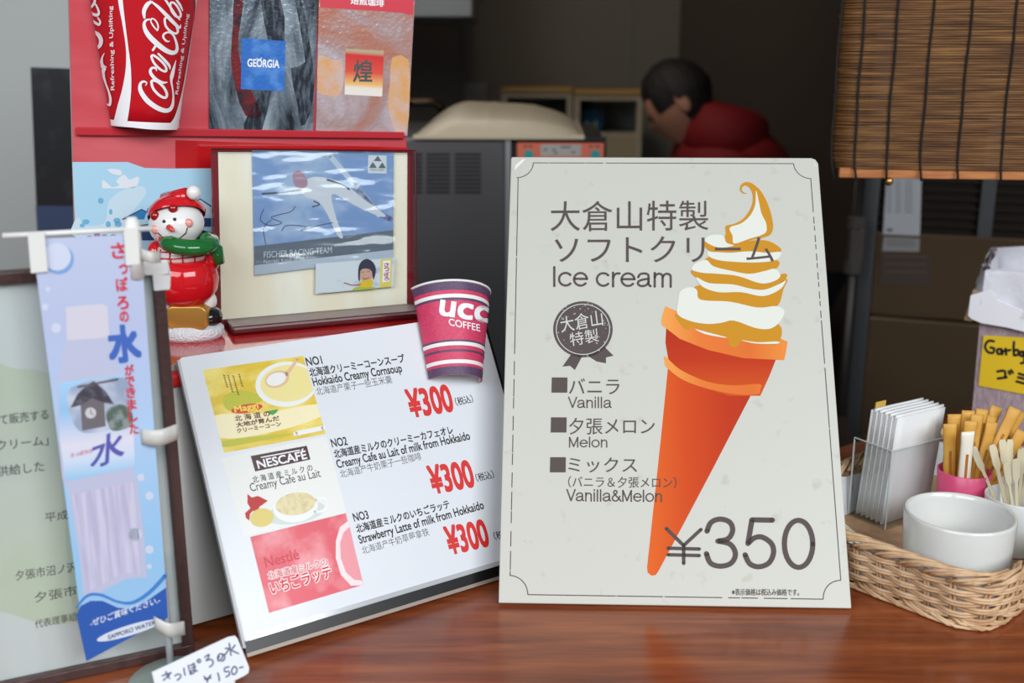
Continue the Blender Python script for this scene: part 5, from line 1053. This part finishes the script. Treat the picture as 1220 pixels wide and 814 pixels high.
for s in (((220, 432), (195, 430), (178, 455), (190, 482), (215, 488), (222, 468), (205, 462)), ((255, 470), (238, 472), (240, 492), (255, 490), (258, 470), (262, 495)), ((278, 468), (280, 496)), ((268, 480), (300, 474)), ((318, 435), (316, 465), (318, 498)), ((318, 478), (336, 474), (338, 495), (320, 500)),
          ((362, 482), (348, 484), (350, 502), (362, 500), (364, 482), (368, 530), (352, 538)), ((388, 485), (376, 490), (380, 508), (392, 500), (392, 486), (394, 505)), ((415, 490), (405, 495), (408, 510), (418, 505), (420, 490), (420, 535), (405, 545)), ((432, 502), (448, 500), (442, 490), (430, 500), (438, 515), (450, 512)),
          ((238, 578), (272, 576), (276, 608)), ((240, 612), (282, 606)), ((292, 578), (298, 590)), ((304, 572), (312, 584)), ((342, 588), (378, 600)), ((338, 606), (374, 616)), ((330, 626), (380, 640))):
    nw(s)
mb.build('handwriting', INK, note)

# ------------------------------------------------------------------ bamboo blind
bp0 = aty(999, 205, 1.32)
BLD = Board(bp0, -7.5, 0.0)
bld = thing('bamboo_blind', 'brown bamboo slat blind with dark cords hanging over the counter', 'blind', BLD.mx)
bh = BLD.uv(990, 0)[1] + 0.12; bwid = 0.50
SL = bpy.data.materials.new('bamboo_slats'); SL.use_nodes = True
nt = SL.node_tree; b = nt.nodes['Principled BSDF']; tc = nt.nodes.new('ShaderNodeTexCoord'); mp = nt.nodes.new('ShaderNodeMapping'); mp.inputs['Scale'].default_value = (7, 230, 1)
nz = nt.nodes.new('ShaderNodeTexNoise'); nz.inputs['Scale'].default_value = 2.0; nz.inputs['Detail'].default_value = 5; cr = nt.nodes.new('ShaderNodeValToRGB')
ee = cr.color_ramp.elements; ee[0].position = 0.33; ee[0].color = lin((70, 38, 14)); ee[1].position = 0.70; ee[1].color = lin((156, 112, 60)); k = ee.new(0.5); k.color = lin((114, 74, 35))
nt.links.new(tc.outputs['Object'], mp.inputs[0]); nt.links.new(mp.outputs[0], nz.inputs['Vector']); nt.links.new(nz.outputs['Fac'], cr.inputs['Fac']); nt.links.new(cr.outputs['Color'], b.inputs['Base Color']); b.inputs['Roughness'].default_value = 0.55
mb = MB(); ns = int(bh / 0.0027)
for i in range(ns):
    y = 0.006 + i * 0.0027; curl = 0.010 * math.exp(-y / 0.02); xs_ = 0.0 - 0.010 + random.uniform(-0.0015, 0.0015) + 0.012 * math.exp(-y / 0.012)
    rr_ = 0.0012 + random.uniform(0, 0.0003); dz = random.uniform(-0.0004, 0.0004) 
    pts = [(xs_ + (bwid - xs_) * t, y + 0.0006 * math.sin(11 * t + i) + random.uniform(-0.0003, 0.0003), 0.006 + dz + curl * 0.5) for t in (0, 0.04, 0.3, 0.6, 1.0)]
    pts[0] = (pts[0][0], pts[0][1], pts[0][2] - 0.012); pts[1] = (pts[1][0], pts[1][1], pts[1][2] - 0.001)
    mb.tube(pts, rr_, 6)
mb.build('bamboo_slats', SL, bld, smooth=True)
mb = MB()
for px in (995, 1022, 1061, 1102, 1147, 1199, 1250):
    x = BLD.uv(px, 100)[0]; mb.tube([(x + 0.0025 * math.exp(-j * bh / 20 / 0.02) * (2 if px < 1030 else 1) + 0.0006 * math.sin(j + px), -0.008 + (bh + 0.008) * j / 20, 0.0085 + 0.005 * math.exp(-j * bh / 20 / 0.02) + (-0.006 if px < 1000 else 0)) for j in range(21)], 0.0014, 6)
mb.build_each('cord', M('cord_black', (24, 22, 20), 0.8), bld, smooth=True)
MB().box((0.0, -0.006, -0.002), (bwid, 0.0055, 0.0075)).build('bottom_bar', M('bar_wood', (196, 128, 76), 0.45, noise=((176, 108, 60), 30, (1, 6, 1), 0.4, 0.6)), bld, bevel=0.001)
kb = BLD.uv(1057, 215); mb = MB(); mb.ball((kb[0], kb[1], 0.012), (0.005, 0.005, 0.004)); mb.tube([(kb[0], kb[1], 0.0), (kb[0], kb[1], 0.012)], 0.002); mb.build('brass_knob', M('brass', (190, 150, 84), 0.25, 0.9), bld, smooth=True)

# ------------------------------------------------------------------ steel refrigerator behind the counter end
f0 = aty(1042, 300, 2.05); FR = Board((f0.x, f0.y, 0.0), -20.0, 0.0)
fr = thing('steel_refrigerator', 'tall stainless steel refrigerator with dark louvres below the bamboo blind', 'refrigerator', FR.mx)
STD = M('dark_steel', (118, 98, 76), 0.22, 0.55, bump=(4, 0.6))
yb = FZ; ys = FR.uv(1100, 381)[1]; yt = 0.62
MB().box((0.0, yb + 0.08, -0.6), (0.75, yt, -0.02)).build('cabinet', STD, fr, bevel=0.004)
MB().box((0.0, ys + 0.004, -0.02), (0.75, FR.uv(1100, 279)[1], 0.0)).build('upper_panel', STD, fr, bevel=0.003)
MB().box((0.0, yb + 0.1, -0.02), (0.75, ys - 0.002, 0.0)).build('lower_panel', STD, fr, bevel=0.003)
MB().box((-0.028, yb, -0.58), (0.0, yt, 0.004)).build('corner_post', M('grey_steel', (104, 108, 110), 0.4, 0.7), fr, bevel=0.003)
v0 = FR.uv(1100, 279)[1]; v1 = FR.uv(1100, 205)[1] + 0.1
MB().box((0.0, v0, -0.02), (0.75, v1, -0.016)).build('louvre_back', M('louvre_black', (14, 13, 13), 0.5), fr)
mb = MB(); n = 13
for i in range(n):
    y = v0 + (v1 - v0) * i / n; mb.add([(0.0, y, -0.006), (0.75, y, -0.006), (0.75, y + 0.009, -0.015), (0.0, y + 0.009, -0.015), (0, y - 0.002, -0.006), (0.75, y - 0.002, -0.006)], [(0, 1, 2, 3), (4, 5, 1, 0)])
mb.build('louvre_slats', M('louvre_brown', (74, 66, 60), 0.35, 0.7), fr)
xm = FR.uv(1177, 240)[0]; MB().box((xm - 0.012, v0, -0.016), (xm + 0.012, v1, 0.0)).build('mullion', M('grey_steel'), fr)
for (name, quad_, mat, lb) in (('posted_notice', ((1056, 212), (1098, 213), (1096, 281), (1052, 279)), M('notice_grey', (190, 192, 198), 0.6), 'pale printed notice stuck to the steel refrigerator beside its louvres'),
                               ('paper_label', ((1053, 282), (1096, 284), (1095, 300), (1051, 299)), M('label_grey', (150, 148, 148), 0.6), 'narrow grey paper label under the notice on the steel refrigerator'),
                               ('dark_label', ((1050, 301), (1110, 304), (1108, 341), (1048, 338)), M('label_brown', (70, 58, 52), 0.5), 'dark brown label below the papers on the steel refrigerator')):
    t = thing(name, lb, 'notice', FR.mx); q = [FR.uv(*a) for a in quad_]; MB().prism(q[::-1], 0.0002, 0.0012).build('paper', mat, t)
    mb = MB()
    if name == 'posted_notice':
        for j in range(9):
            y = 217 + j * 4.4
            for x, ww in ((1057, 5), (1067, 6), (1078, 9)): p_stroke(mb, FR, [(x, y), (x + ww, y + 0.2)], 1.2, 0.0012 + LY, 0)
        p_ellipse(mb, FR, (1060, 274), 4, 2, 0.0012 + LY)
    else:
        for j in range(3):
            y = quad_[0][1] + 4 + j * (3 if name == 'paper_label' else 9); p_stroke(mb, FR, [(quad_[0][0] + 4, y), (quad_[1][0] - 6, y + 1)], 0.9, 0.0012 + LY, 0)
    mb.build('lettering', M('ink_faint', (96, 98, 108), 0.5) if name != 'dark_label' else M('ink_bronze', (110, 90, 74), 0.5), t)
# latch rod to its left
lr = aty(1021, 250, 2.0); lt = thing('latch_rod', 'dark upright rod with pale clamps left of the steel refrigerator', 'rod', T(lr.x, lr.y, 0))
mb = MB(); mb.tube([(0, 0, FZ), (0, 0, 0.45)], 0.011, 10); mb.build('rod', M('rod_dark', (50, 46, 44), 0.35, 0.6), lt, smooth=True)
mb = MB()
for py in (265, 318): z = aty(1021, py, 2.0).z; mb.tube([(0, -0.004, z - 0.012), (0, -0.004, z + 0.012)], 0.017, 12)
z = aty(1021, 292, 2.0).z; mb.box((-0.012, -0.016, z - 0.03), (0.014, 0.004, z + 0.03)); mb.build('clamp', M('clamp_grey', (84, 80, 76), 0.4, 0.3), lt, bevel=0.002)
# low dark cupboard beneath the blind side of the kitchen
cupb = thing('low_cupboard', 'low dark brown cupboard in shade behind the ice cream sign', 'cupboard', T(0.44, 1.64, FZ, R(-10)))
MB().box((-0.12, 0.0, 0.0), (0.13, 0.34, 0.80)).build('carcass', M('cupboard_brown', (58, 44, 34), 0.5), cupb, bevel=0.003)
for k in range(2):
    d = MB().box((-0.115 + 0.123 * k, -0.016, 0.05), (0.003 + 0.122 * k, 0.0, 0.76)).build('door', M('cupboard_door', (66, 50, 38), 0.45), cupb, bevel=0.003)
    mb = MB(); mb.tube([(-0.008 + 0.028 * k, -0.020, 0.6), (-0.008 + 0.028 * k, -0.020, 0.7)], 0.005); mb.build('handle', CHROME, d)

# ------------------------------------------------------------------ soft serve machine
SF = Board((aty(606, 160, 1.95).x, 1.95, 0.0), -2.0, 0.0)
sf = thing('soft_serve_machine', 'steel soft serve machine with beige domed lid and orange control panel', 'machine', SF.mx)
zt = SF.uv(600, 163)[1]; xl_ = SF.uv(480, 200)[0]; xr_ = SF.uv(722, 200)[0]
DST = M('body_steel', (120, 122, 124), 0.32, 0.85, bump=(200, 0.03))  # grey steel of the machine's side body
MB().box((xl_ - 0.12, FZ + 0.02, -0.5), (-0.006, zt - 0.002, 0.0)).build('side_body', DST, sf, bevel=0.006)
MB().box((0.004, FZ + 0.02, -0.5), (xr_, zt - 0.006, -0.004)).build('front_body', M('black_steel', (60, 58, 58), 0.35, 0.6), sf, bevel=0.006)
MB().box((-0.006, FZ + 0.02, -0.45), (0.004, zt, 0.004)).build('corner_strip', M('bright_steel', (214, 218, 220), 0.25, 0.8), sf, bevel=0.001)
mb = MB(); q0 = SF.uv(616, 170); q1 = SF.uv(719, 195)
mb.box((q0[0], q1[1] - 0.03, -0.004), (q1[0], q0[1], 0.004)); cp = mb.build('control_panel', M('panel_orange', (214, 110, 84), 0.4), sf, bevel=0.001)
mb = MB(); c0_ = SF.uv(644, 172); c1_ = SF.uv(692, 186); mb.box((c0_[0], c1_[1], 0.004), (c1_[0], c0_[1], 0.0048)); mb.build('grey_field', M('panel_grey', (170, 168, 164), 0.4), cp)
mb = MB()
for px, py in ((630, 184), (709, 184)): x, y = SF.uv(px, py); mb.tube([(x, y, 0.003), (x, y, 0.0062)], 0.0085, 14)
mb.build_each('teal_button', M('button_teal', (40, 150, 150), 0.4), cp)
mb = MB()
for px, py in ((650, 178), (660, 178), (662, 182), (670, 175), (674, 175), (678, 175), (683, 181), (626, 174), (632, 174), (704, 174), (712, 174)): x, y = SF.uv(px, py); mb.box((x - 0.003, y - 0.0012, 0.0045), (x + 0.003, y + 0.0012, 0.0055))
mb.build('printed_marks', M('marks_dark', (70, 60, 60), 0.5), cp)
mb = MB()
for px in (497, 523, 556):
    for py in range(184, 232, 5):
        if px == 497: a, b = SF.uv(480, py), SF.uv(503, py)
        elif px == 523: a, b = SF.uv(508, py), SF.uv(536, py)
        else: a, b = SF.uv(542, py), SF.uv(573, py)
        mb.box((a[0], a[1] - 0.0022, 0.0), (b[0], a[1] + 0.0022, 0.0012))
mb.build('vent_slots', M('louvre_black'), sf)
lx0, lx1 = SF.uv(494, 160)[0], SF.uv(693, 163)[0]; lh = SF.uv(560, 128)[1] - zt
mb = MB()
def lid(s, t):
    x = lx0 + (lx1 - lx0) * s
    if s < 0.28: hh = math.sin(math.pi / 2 * s / 0.28) ** 0.8
    elif s < 0.5: hh = 1.0 - 0.06 * (s - 0.28) / 0.22
    else: hh = 0.94 * max(0.0, 1 - ((s - 0.5) / 0.5) ** 2.2) ** 0.7
    rid = 0.03 * math.exp(-((s - 0.44) / 0.02) ** 2) + 0.03 * math.exp(-((s - 0.7) / 0.02) ** 2)
    d = math.sin(math.pi * min(1, max(0.0, t))) ** 0.35
    return Vector((x, zt + 0.002 + lh * (hh + rid) * d, 0.012 - 0.45 * t))
mb.grid(lid, 50, 24); mb.build('domed_lid', M('beige_plastic', (198, 184, 160), 0.35), sf, smooth=True)
mb = MB(); mb.box((lx0 - 0.002, zt - 0.004, -0.45), (lx1 + 0.005, zt + 0.004, 0.014)); mb.build('lid_rim', M('beige_plastic'), sf, bevel=0.002)
mb = MB(); mb.box((0.012, zt - 0.006, -0.02), (xr_, zt - 0.001, 0.008)); mb.build('front_trim', M('louvre_black'), sf)
# dark bent pipe with a lamp-lit top, left of the lid
pp = [aty(px, py, 2.53) for px, py in ((440, 124), (500, 122), (516, 122), (524, 126), (528, 134))]
pipe = thing('bent_pipe', 'dark bent tap pipe left of the beige machine lid', 'pipe', T(pp[3].x, pp[3].y, FZ)); inv = pipe.matrix_world.inverted() if False else T(pp[3].x, pp[3].y, FZ).inverted()
mb = MB(); mb.tube([inv @ q for q in pp], 0.0085, 12); mb.build('spout', M('pipe_dark', (60, 48, 38), 0.2, 0.9), pipe, smooth=True)
e_ = inv @ pp[-1]; mb = MB(); mb.ball(e_, 0.008, 14); mb.build('nozzle', CHROME, pipe, smooth=True)
mb = MB(); s_ = inv @ pp[0]; mb.tube([s_, (s_.x - 0.04, s_.y, s_.z - 0.05), (s_.x - 0.045, s_.y, 0.0)], 0.0085, 12); mb.build('riser', M('pipe_dark'), pipe, smooth=True)

# ------------------------------------------------------------------ glass cabinet, range hood, wall plate at the back
CB = Board((aty(598, 105, 3.3).x, 3.3, 0.0), -4.0, 0.0)
for k, (xa, xb, ya, lb, solid) in enumerate(((597, 682, 104, 'glass fronted cabinet with wooden top behind the beige machine lid', False), (684, 766, 107, 'glass fronted cabinet with wooden top and blue box, nearer the person', True))):
    cab = thing('display_cabinet', lb, 'cabinet', CB.mx)
    a, b = CB.uv(xa, ya), CB.uv(xb, ya); zt_ = a[1]; dep = 0.28; zb = FZ; mid = CB.uv(700, 158)[1]
    WD = M('pine_top', (186, 150, 84), 0.45); FRW = M('cabinet_frame', (176, 164, 142), 0.5)
    MB().box((a[0], zt_ - 0.014, -dep), (b[0], zt_, 0.006)).build('top_board', WD, cab, bevel=0.002)
    for x0_, x1_ in ((a[0], a[0] + 0.018), (b[0] - 0.016, b[0])): MB().box((x0_, zb, -dep), (x1_, zt_ - 0.014, 0.0)).build('side_panel', FRW, cab, bevel=0.001)
    MB().box((a[0] + 0.018, zb, -dep), (b[0] - 0.016, zt_ - 0.014, -dep + 0.01)).build('back_panel', M('cabinet_back', (186, 192, 190), 0.6), cab)
    MB().box((a[0] + 0.018, mid - 0.012, -dep + 0.01), (b[0] - 0.016, mid, -0.001)).build('shelf', FRW, cab)
    MB().box((a[0] + 0.018, zb + 0.02, -0.018), (b[0] - 0.016, mid - 0.012, -0.001)).build('lower_door', M('cabinet_lower', (166, 152, 122), 0.5), cab, bevel=0.002)
    MB().box((a[0] + 0.018, zt_ - 0.03, -0.012), (b[0] - 0.016, zt_ - 0.014, -0.001)).build('door_rail', FRW, cab)
    MB().box((a[0] + 0.018, mid, -0.007), (b[0] - 0.016, zt_ - 0.03, -0.004)).build('glass_door', thin_clear('cabinet_glass', 0.03, 0.05, (225, 235, 236)), cab)
bx = CB.uv(690, 140); by = CB.uv(719, 157)
t = thing('blue_box', 'blue carton standing behind glass in the back cabinet', 'box', CB.mx); md = CB.uv(700, 158)[1]
MB().box((bx[0], md + 0.0005, -0.20), (by[0], CB.uv(700, 132)[1], -0.06)).build('carton', M('carton_blue', (40, 96, 140), 0.5), t, bevel=0.002)
mb = MB()
for px in (697, 707): q = CB.uv(px, 153); mb.box((q[0], md + 0.006, -0.0605), (q[0] + 0.012, md + 0.03, -0.0595))
mb.build('white_print', M('carton_white', (190, 200, 200), 0.5), t)
hd = thing('range_hood', 'grey steel range hood at the top above the beige machine lid', 'hood', T(aty(525, 0, 2.7).x, 2.7, 0))
hz0 = aty(525, 21, 2.7).z; hx0 = aty(470, 0, 2.7).x - aty(525, 0, 2.7).x - 0.3; hx1 = aty(563, 0, 2.7).x - aty(525, 0, 2.7).x
MB().box((hx0, 0.0, hz0), (hx1, 0.5, hz0 + 0.10)).build('hood_skirt', M('hood_grey', (150, 154, 158), 0.4, 0.5), hd, bevel=0.004)
mb = MB(); mb.prism([(hx0 + 0.02, 0.03), (hx1 - 0.02, 0.03), (hx1 - 0.02, 0.48), (hx0 + 0.02, 0.48)], hz0 + 0.10, 1.44); mb.build('hood_duct', M('hood_grey'), hd)
wp = thing('wall_plate', 'pale square switch plate on the kitchen wall above the beige machine lid', 'switch plate', Matrix.Translation((back.x, back.y, 0)) @ Matrix.Rotation(R(14), 4, 'Z'))
KB = Board((back.x, back.y, 0), 14, 0); a = KB.uv(566, 112)
MB().box((a[0] - 0.035, -0.012, a[1] - 0.04), (a[0] + 0.035, -0.0005, a[1] + 0.035)).build('plate', M('plate_white', (176, 176, 172), 0.5), wp, bevel=0.003)
MB().box((a[0] - 0.012, -0.016, a[1] - 0.02), (a[0] + 0.012, -0.012, a[1] + 0.016)).build('rocker', M('plate_white'), wp, bevel=0.001)

# ------------------------------------------------------------------ the person in the kitchen, bending to the left
def skin_mesh(name, nodes, edges, mat, parent, sub=2, root=0):
    me = bpy.data.meshes.new(name); me.from_pydata([n[:3] for n in nodes], edges, []); o = bpy.data.objects.new(name, me); COL.objects.link(o)
    md = o.modifiers.new('skin', 'SKIN'); md.use_smooth_shade = True
    me.skin_vertices[0].data[root].use_root = True
    for i, n in enumerate(nodes):
        rx, ry = n[3] if isinstance(n[3], tuple) else (n[3], n[3]); me.skin_vertices[0].data[i].radius = (rx, ry); 
    s = o.modifiers.new('sub', 'SUBSURF'); s.levels = sub; s.render_levels = sub
    me.materials.append(mat); o.parent = parent; return o
hc = aty(810, 121, 2.8)              # the head's centre
PX, PYY = hc.x + 0.20, hc.y + 0.10
per = thing('person', 'person with short dark hair in a red hooded jacket bending down in the kitchen', 'person', T(PX, PYY, FZ))
hl = Vector((hc.x - PX, hc.y - PYY, hc.z - FZ))
SKIN = M('skin', (186, 132, 108), 0.5); RJ = M('jacket_red', (126, 12, 20), 0.75, bump=(60, 0.3)); TR = M('trousers_dark', (38, 40, 48), 0.8)
sh = Vector((-0.12, -0.02, hl.z - 0.19))   # top of the chest
pel = Vector((0.06, 0.04, 0.90))
nodes = [(*pel, (0.15, 0.13)), (0.0, 0.02, 1.06, (0.145, 0.12)), (sh.x + 0.05, sh.y + 0.01, sh.z, (0.15, 0.12)), (hl.x + 0.062, hl.y + 0.03, hl.z - 0.10, 0.052), (hl.x + 0.04, hl.y + 0.015, hl.z - 0.045, 0.050),
         (sh.x + 0.02, -0.20, sh.z - 0.02, 0.062), (-0.16, -0.26, sh.z - 0.25, 0.045), (-0.34, -0.17, sh.z - 0.38, 0.034), (-0.40, -0.15, sh.z - 0.40, 0.026),
         (sh.x + 0.06, 0.19, sh.z - 0.02, 0.062), (-0.12, 0.27, sh.z - 0.25, 0.045), (-0.31, 0.21, sh.z - 0.38, 0.034), (-0.37, 0.19, sh.z - 0.40, 0.026),
         (0.07, -0.07, 0.84, 0.095), (0.04, -0.09, 0.48, 0.065), (0.06, -0.09, 0.09, 0.042), (-0.08, -0.10, 0.035, 0.036),
         (0.07, 0.14, 0.84, 0.095), (0.04, 0.17, 0.48, 0.065), (0.06, 0.17, 0.09, 0.042), (-0.08, 0.18, 0.035, 0.036)]
edges = [(0, 1), (1, 2), (2, 3), (3, 4), (2, 5), (5, 6), (6, 7), (7, 8), (2, 9), (9, 10), (10, 11), (11, 12), (0, 13), (13, 14), (14, 15), (15, 16), (0, 17), (17, 18), (18, 19), (19, 20)]
for wi, sg_ in ((8, -1), (12, 1)):     # five fingers and a thumb side on each hand
    wx, wy, wz = nodes[wi][:3]
    pi_ = len(nodes); nodes.append((wx - 0.045, wy, wz - 0.012, (0.026, 0.016))); edges.append((wi, pi_))
    for f_, (oy, ln) in enumerate(((-0.03, 0.055), (-0.011, 0.075), (0.009, 0.08), (0.028, 0.07))):
        j = len(nodes); nodes += [(wx - 0.085, wy + oy, wz - 0.018, 0.0095), (wx - 0.085 - ln * 0.6, wy + oy, wz - 0.03, 0.0085), (wx - 0.085 - ln * 0.85, wy + oy, wz - 0.055, 0.0075)]; edges += [(pi_, j), (j, j + 1), (j + 1, j + 2)]
    j = len(nodes); nodes += [(wx - 0.045, wy - sg_ * 0.045, wz - 0.02, 0.011), (wx - 0.085, wy - sg_ * 0.06, wz - 0.035, 0.009)]; edges += [(pi_, j), (j, j + 1)]
skin_mesh('body', nodes, edges, SKIN, per)
# head: turned to the left and down, seen from its side and a little from behind
HD = Matrix.Translation(hl) @ Matrix.Rotation(R(-24), 4, 'Z') @ Matrix.Rotation(R(-36), 4, 'Y') @ Matrix.Scale(0.9, 4)     # -x is where the face looks
def head_r(th_, ph_):
    x, y, z = -math.cos(th_) * math.cos(ph_), math.sin(th_) * math.cos(ph_), math.sin(ph_)
    rx = 0.098 if x < 0 else 0.094; v = Vector((x * rx, y * 0.076, z * (0.112 if z > 0 else 0.122)))
    if z < 0:
        v.y *= 1 - 0.35 * (-z) ** 1.5
        if x > 0: v.x *= 1 - 0.45 * (-z)
    face = max(0.0, -x) ** 6
    v.x -= 0.022 * face * math.exp(-((z + 0.12) / 0.10) ** 2) * math.exp(-(y / 0.16) ** 2)       # nose
    v.x -= 0.008 * face * math.exp(-((z + 0.46) / 0.08) ** 2) * math.exp(-(y / 0.3) ** 2)        # lips
    v.x -= 0.012 * math.exp(-((z + 0.82) / 0.16) ** 2) * max(0.0, -x)                            # chin
    v.x -= 0.005 * face * math.exp(-((z - 0.16) / 0.07) ** 2)                                    # brow
    for sy in (-1, 1): v.x += 0.009 * math.exp(-((z - 0.03) / 0.09) ** 2 - ((y - sy * 0.38) / 0.14) ** 2) * max(0.0, -x)    # eye sockets
    return v
mb = MB(); mb.grid(lambda s, t: HD @ head_r(2 * math.pi * s, -math.pi / 2 + math.pi * t), 48, 32); mb.build('head', SKIN, per, smooth=True)
mb = MB()
for sy in (-1, 1): mb.ball((-0.082, sy * 0.029, 0.003), 0.0105, 12, HD)
mb.build_each('eye', M('eye_dark', (60, 48, 44), 0.2), per, smooth=True)
mb = MB()
for sy in (-1, 1):
    mb.ball((0.006, sy * 0.077, -0.012), (0.018, 0.007, 0.034), 14, HD @ T(0, 0, 0, R(-14 * sy)))
mb.build_each('ear', SKIN, per, smooth=True)
mb = MB()
def hair(s, t):
    th_ = 2 * math.pi * s; x = -math.cos(th_); lo_ = 0.55 - 0.15 * math.sin(th_) ** 2 if x < -0.55 else (-0.05 if x < 0.12 else -0.55)
    lo_ = {True: 0.5}.get(x < -0.75, lo_); ph_ = lo_ + (math.pi / 2 - lo_) * t
    v = head_r(th_, ph_); k = 1.10 + 0.02 * math.sin(23 * s * 6.28) * math.sin(9 * t); return HD @ (v * (1.0 + (k - 1.0) * min(1, 0.25 + 2.5 * t)))
mb.grid(hair, 72, 20); mb.build('hair', M('hair_dark', (30, 25, 24), 0.6, bump=(160, 0.8)), per, smooth=True)
jn = [(pel.x, pel.y, pel.z + 0.0, (0.185, 0.165)), (0.0, 0.02, 1.06, (0.20, 0.17)), (sh.x + 0.06, sh.y + 0.01, sh.z + 0.045, (0.20, 0.18)), (hl.x + 0.075, hl.y + 0.03, hl.z - 0.10, (0.10, 0.10)),
      (sh.x + 0.02, -0.20, sh.z + 0.02, 0.105), (-0.16, -0.26, sh.z - 0.25, 0.066), (-0.31, -0.18, sh.z - 0.365, 0.05), (sh.x + 0.06, 0.19, sh.z + 0.02, 0.105), (-0.12, 0.27, sh.z - 0.25, 0.066), (-0.28, 0.22, sh.z - 0.365, 0.05)]
skin_mesh('jacket', jn, [(0, 1), (1, 2), (2, 3), (2, 4), (4, 5), (5, 6), (2, 7), (7, 8), (8, 9)], RJ, per)
mb = MB(); hb = hl + Vector((0.115, 0.0, -0.075))
mb.lathe([(0.0, -0.05), (0.06, -0.06), (0.105, -0.045), (0.12, 0.0), (0.10, 0.045), (0.06, 0.06), (0.0, 0.03)], 30, mx=Matrix.Translation(hb) @ Matrix.Rotation(R(14), 4, 'Y') @ Matrix.Diagonal((0.98, 1.05, 1.15, 1)))
mb.build('hood', RJ, per, smooth=True)
tn = [(pel.x, pel.y, pel.z + 0.02, (0.165, 0.15)), (0.07, -0.07, 0.82, 0.115), (0.04, -0.09, 0.48, 0.085), (0.06, -0.09, 0.08, 0.066), (0.07, 0.14, 0.82, 0.115), (0.04, 0.17, 0.48, 0.085), (0.06, 0.17, 0.08, 0.066)]
skin_mesh('trousers', tn, [(0, 1), (1, 2), (2, 3), (0, 4), (4, 5), (5, 6)], TR, per)
mb = MB()
for yy in (-0.095, 0.175): mb.ball((-0.03, yy, 0.045), (0.135, 0.050, 0.040), 18); mb.prism(rounded(-0.165, yy - 0.05, 0.105, yy + 0.05, 0.045), 0.0, 0.02)
mb.build_each('shoe', M('shoe_black', (26, 26, 28), 0.5), per)
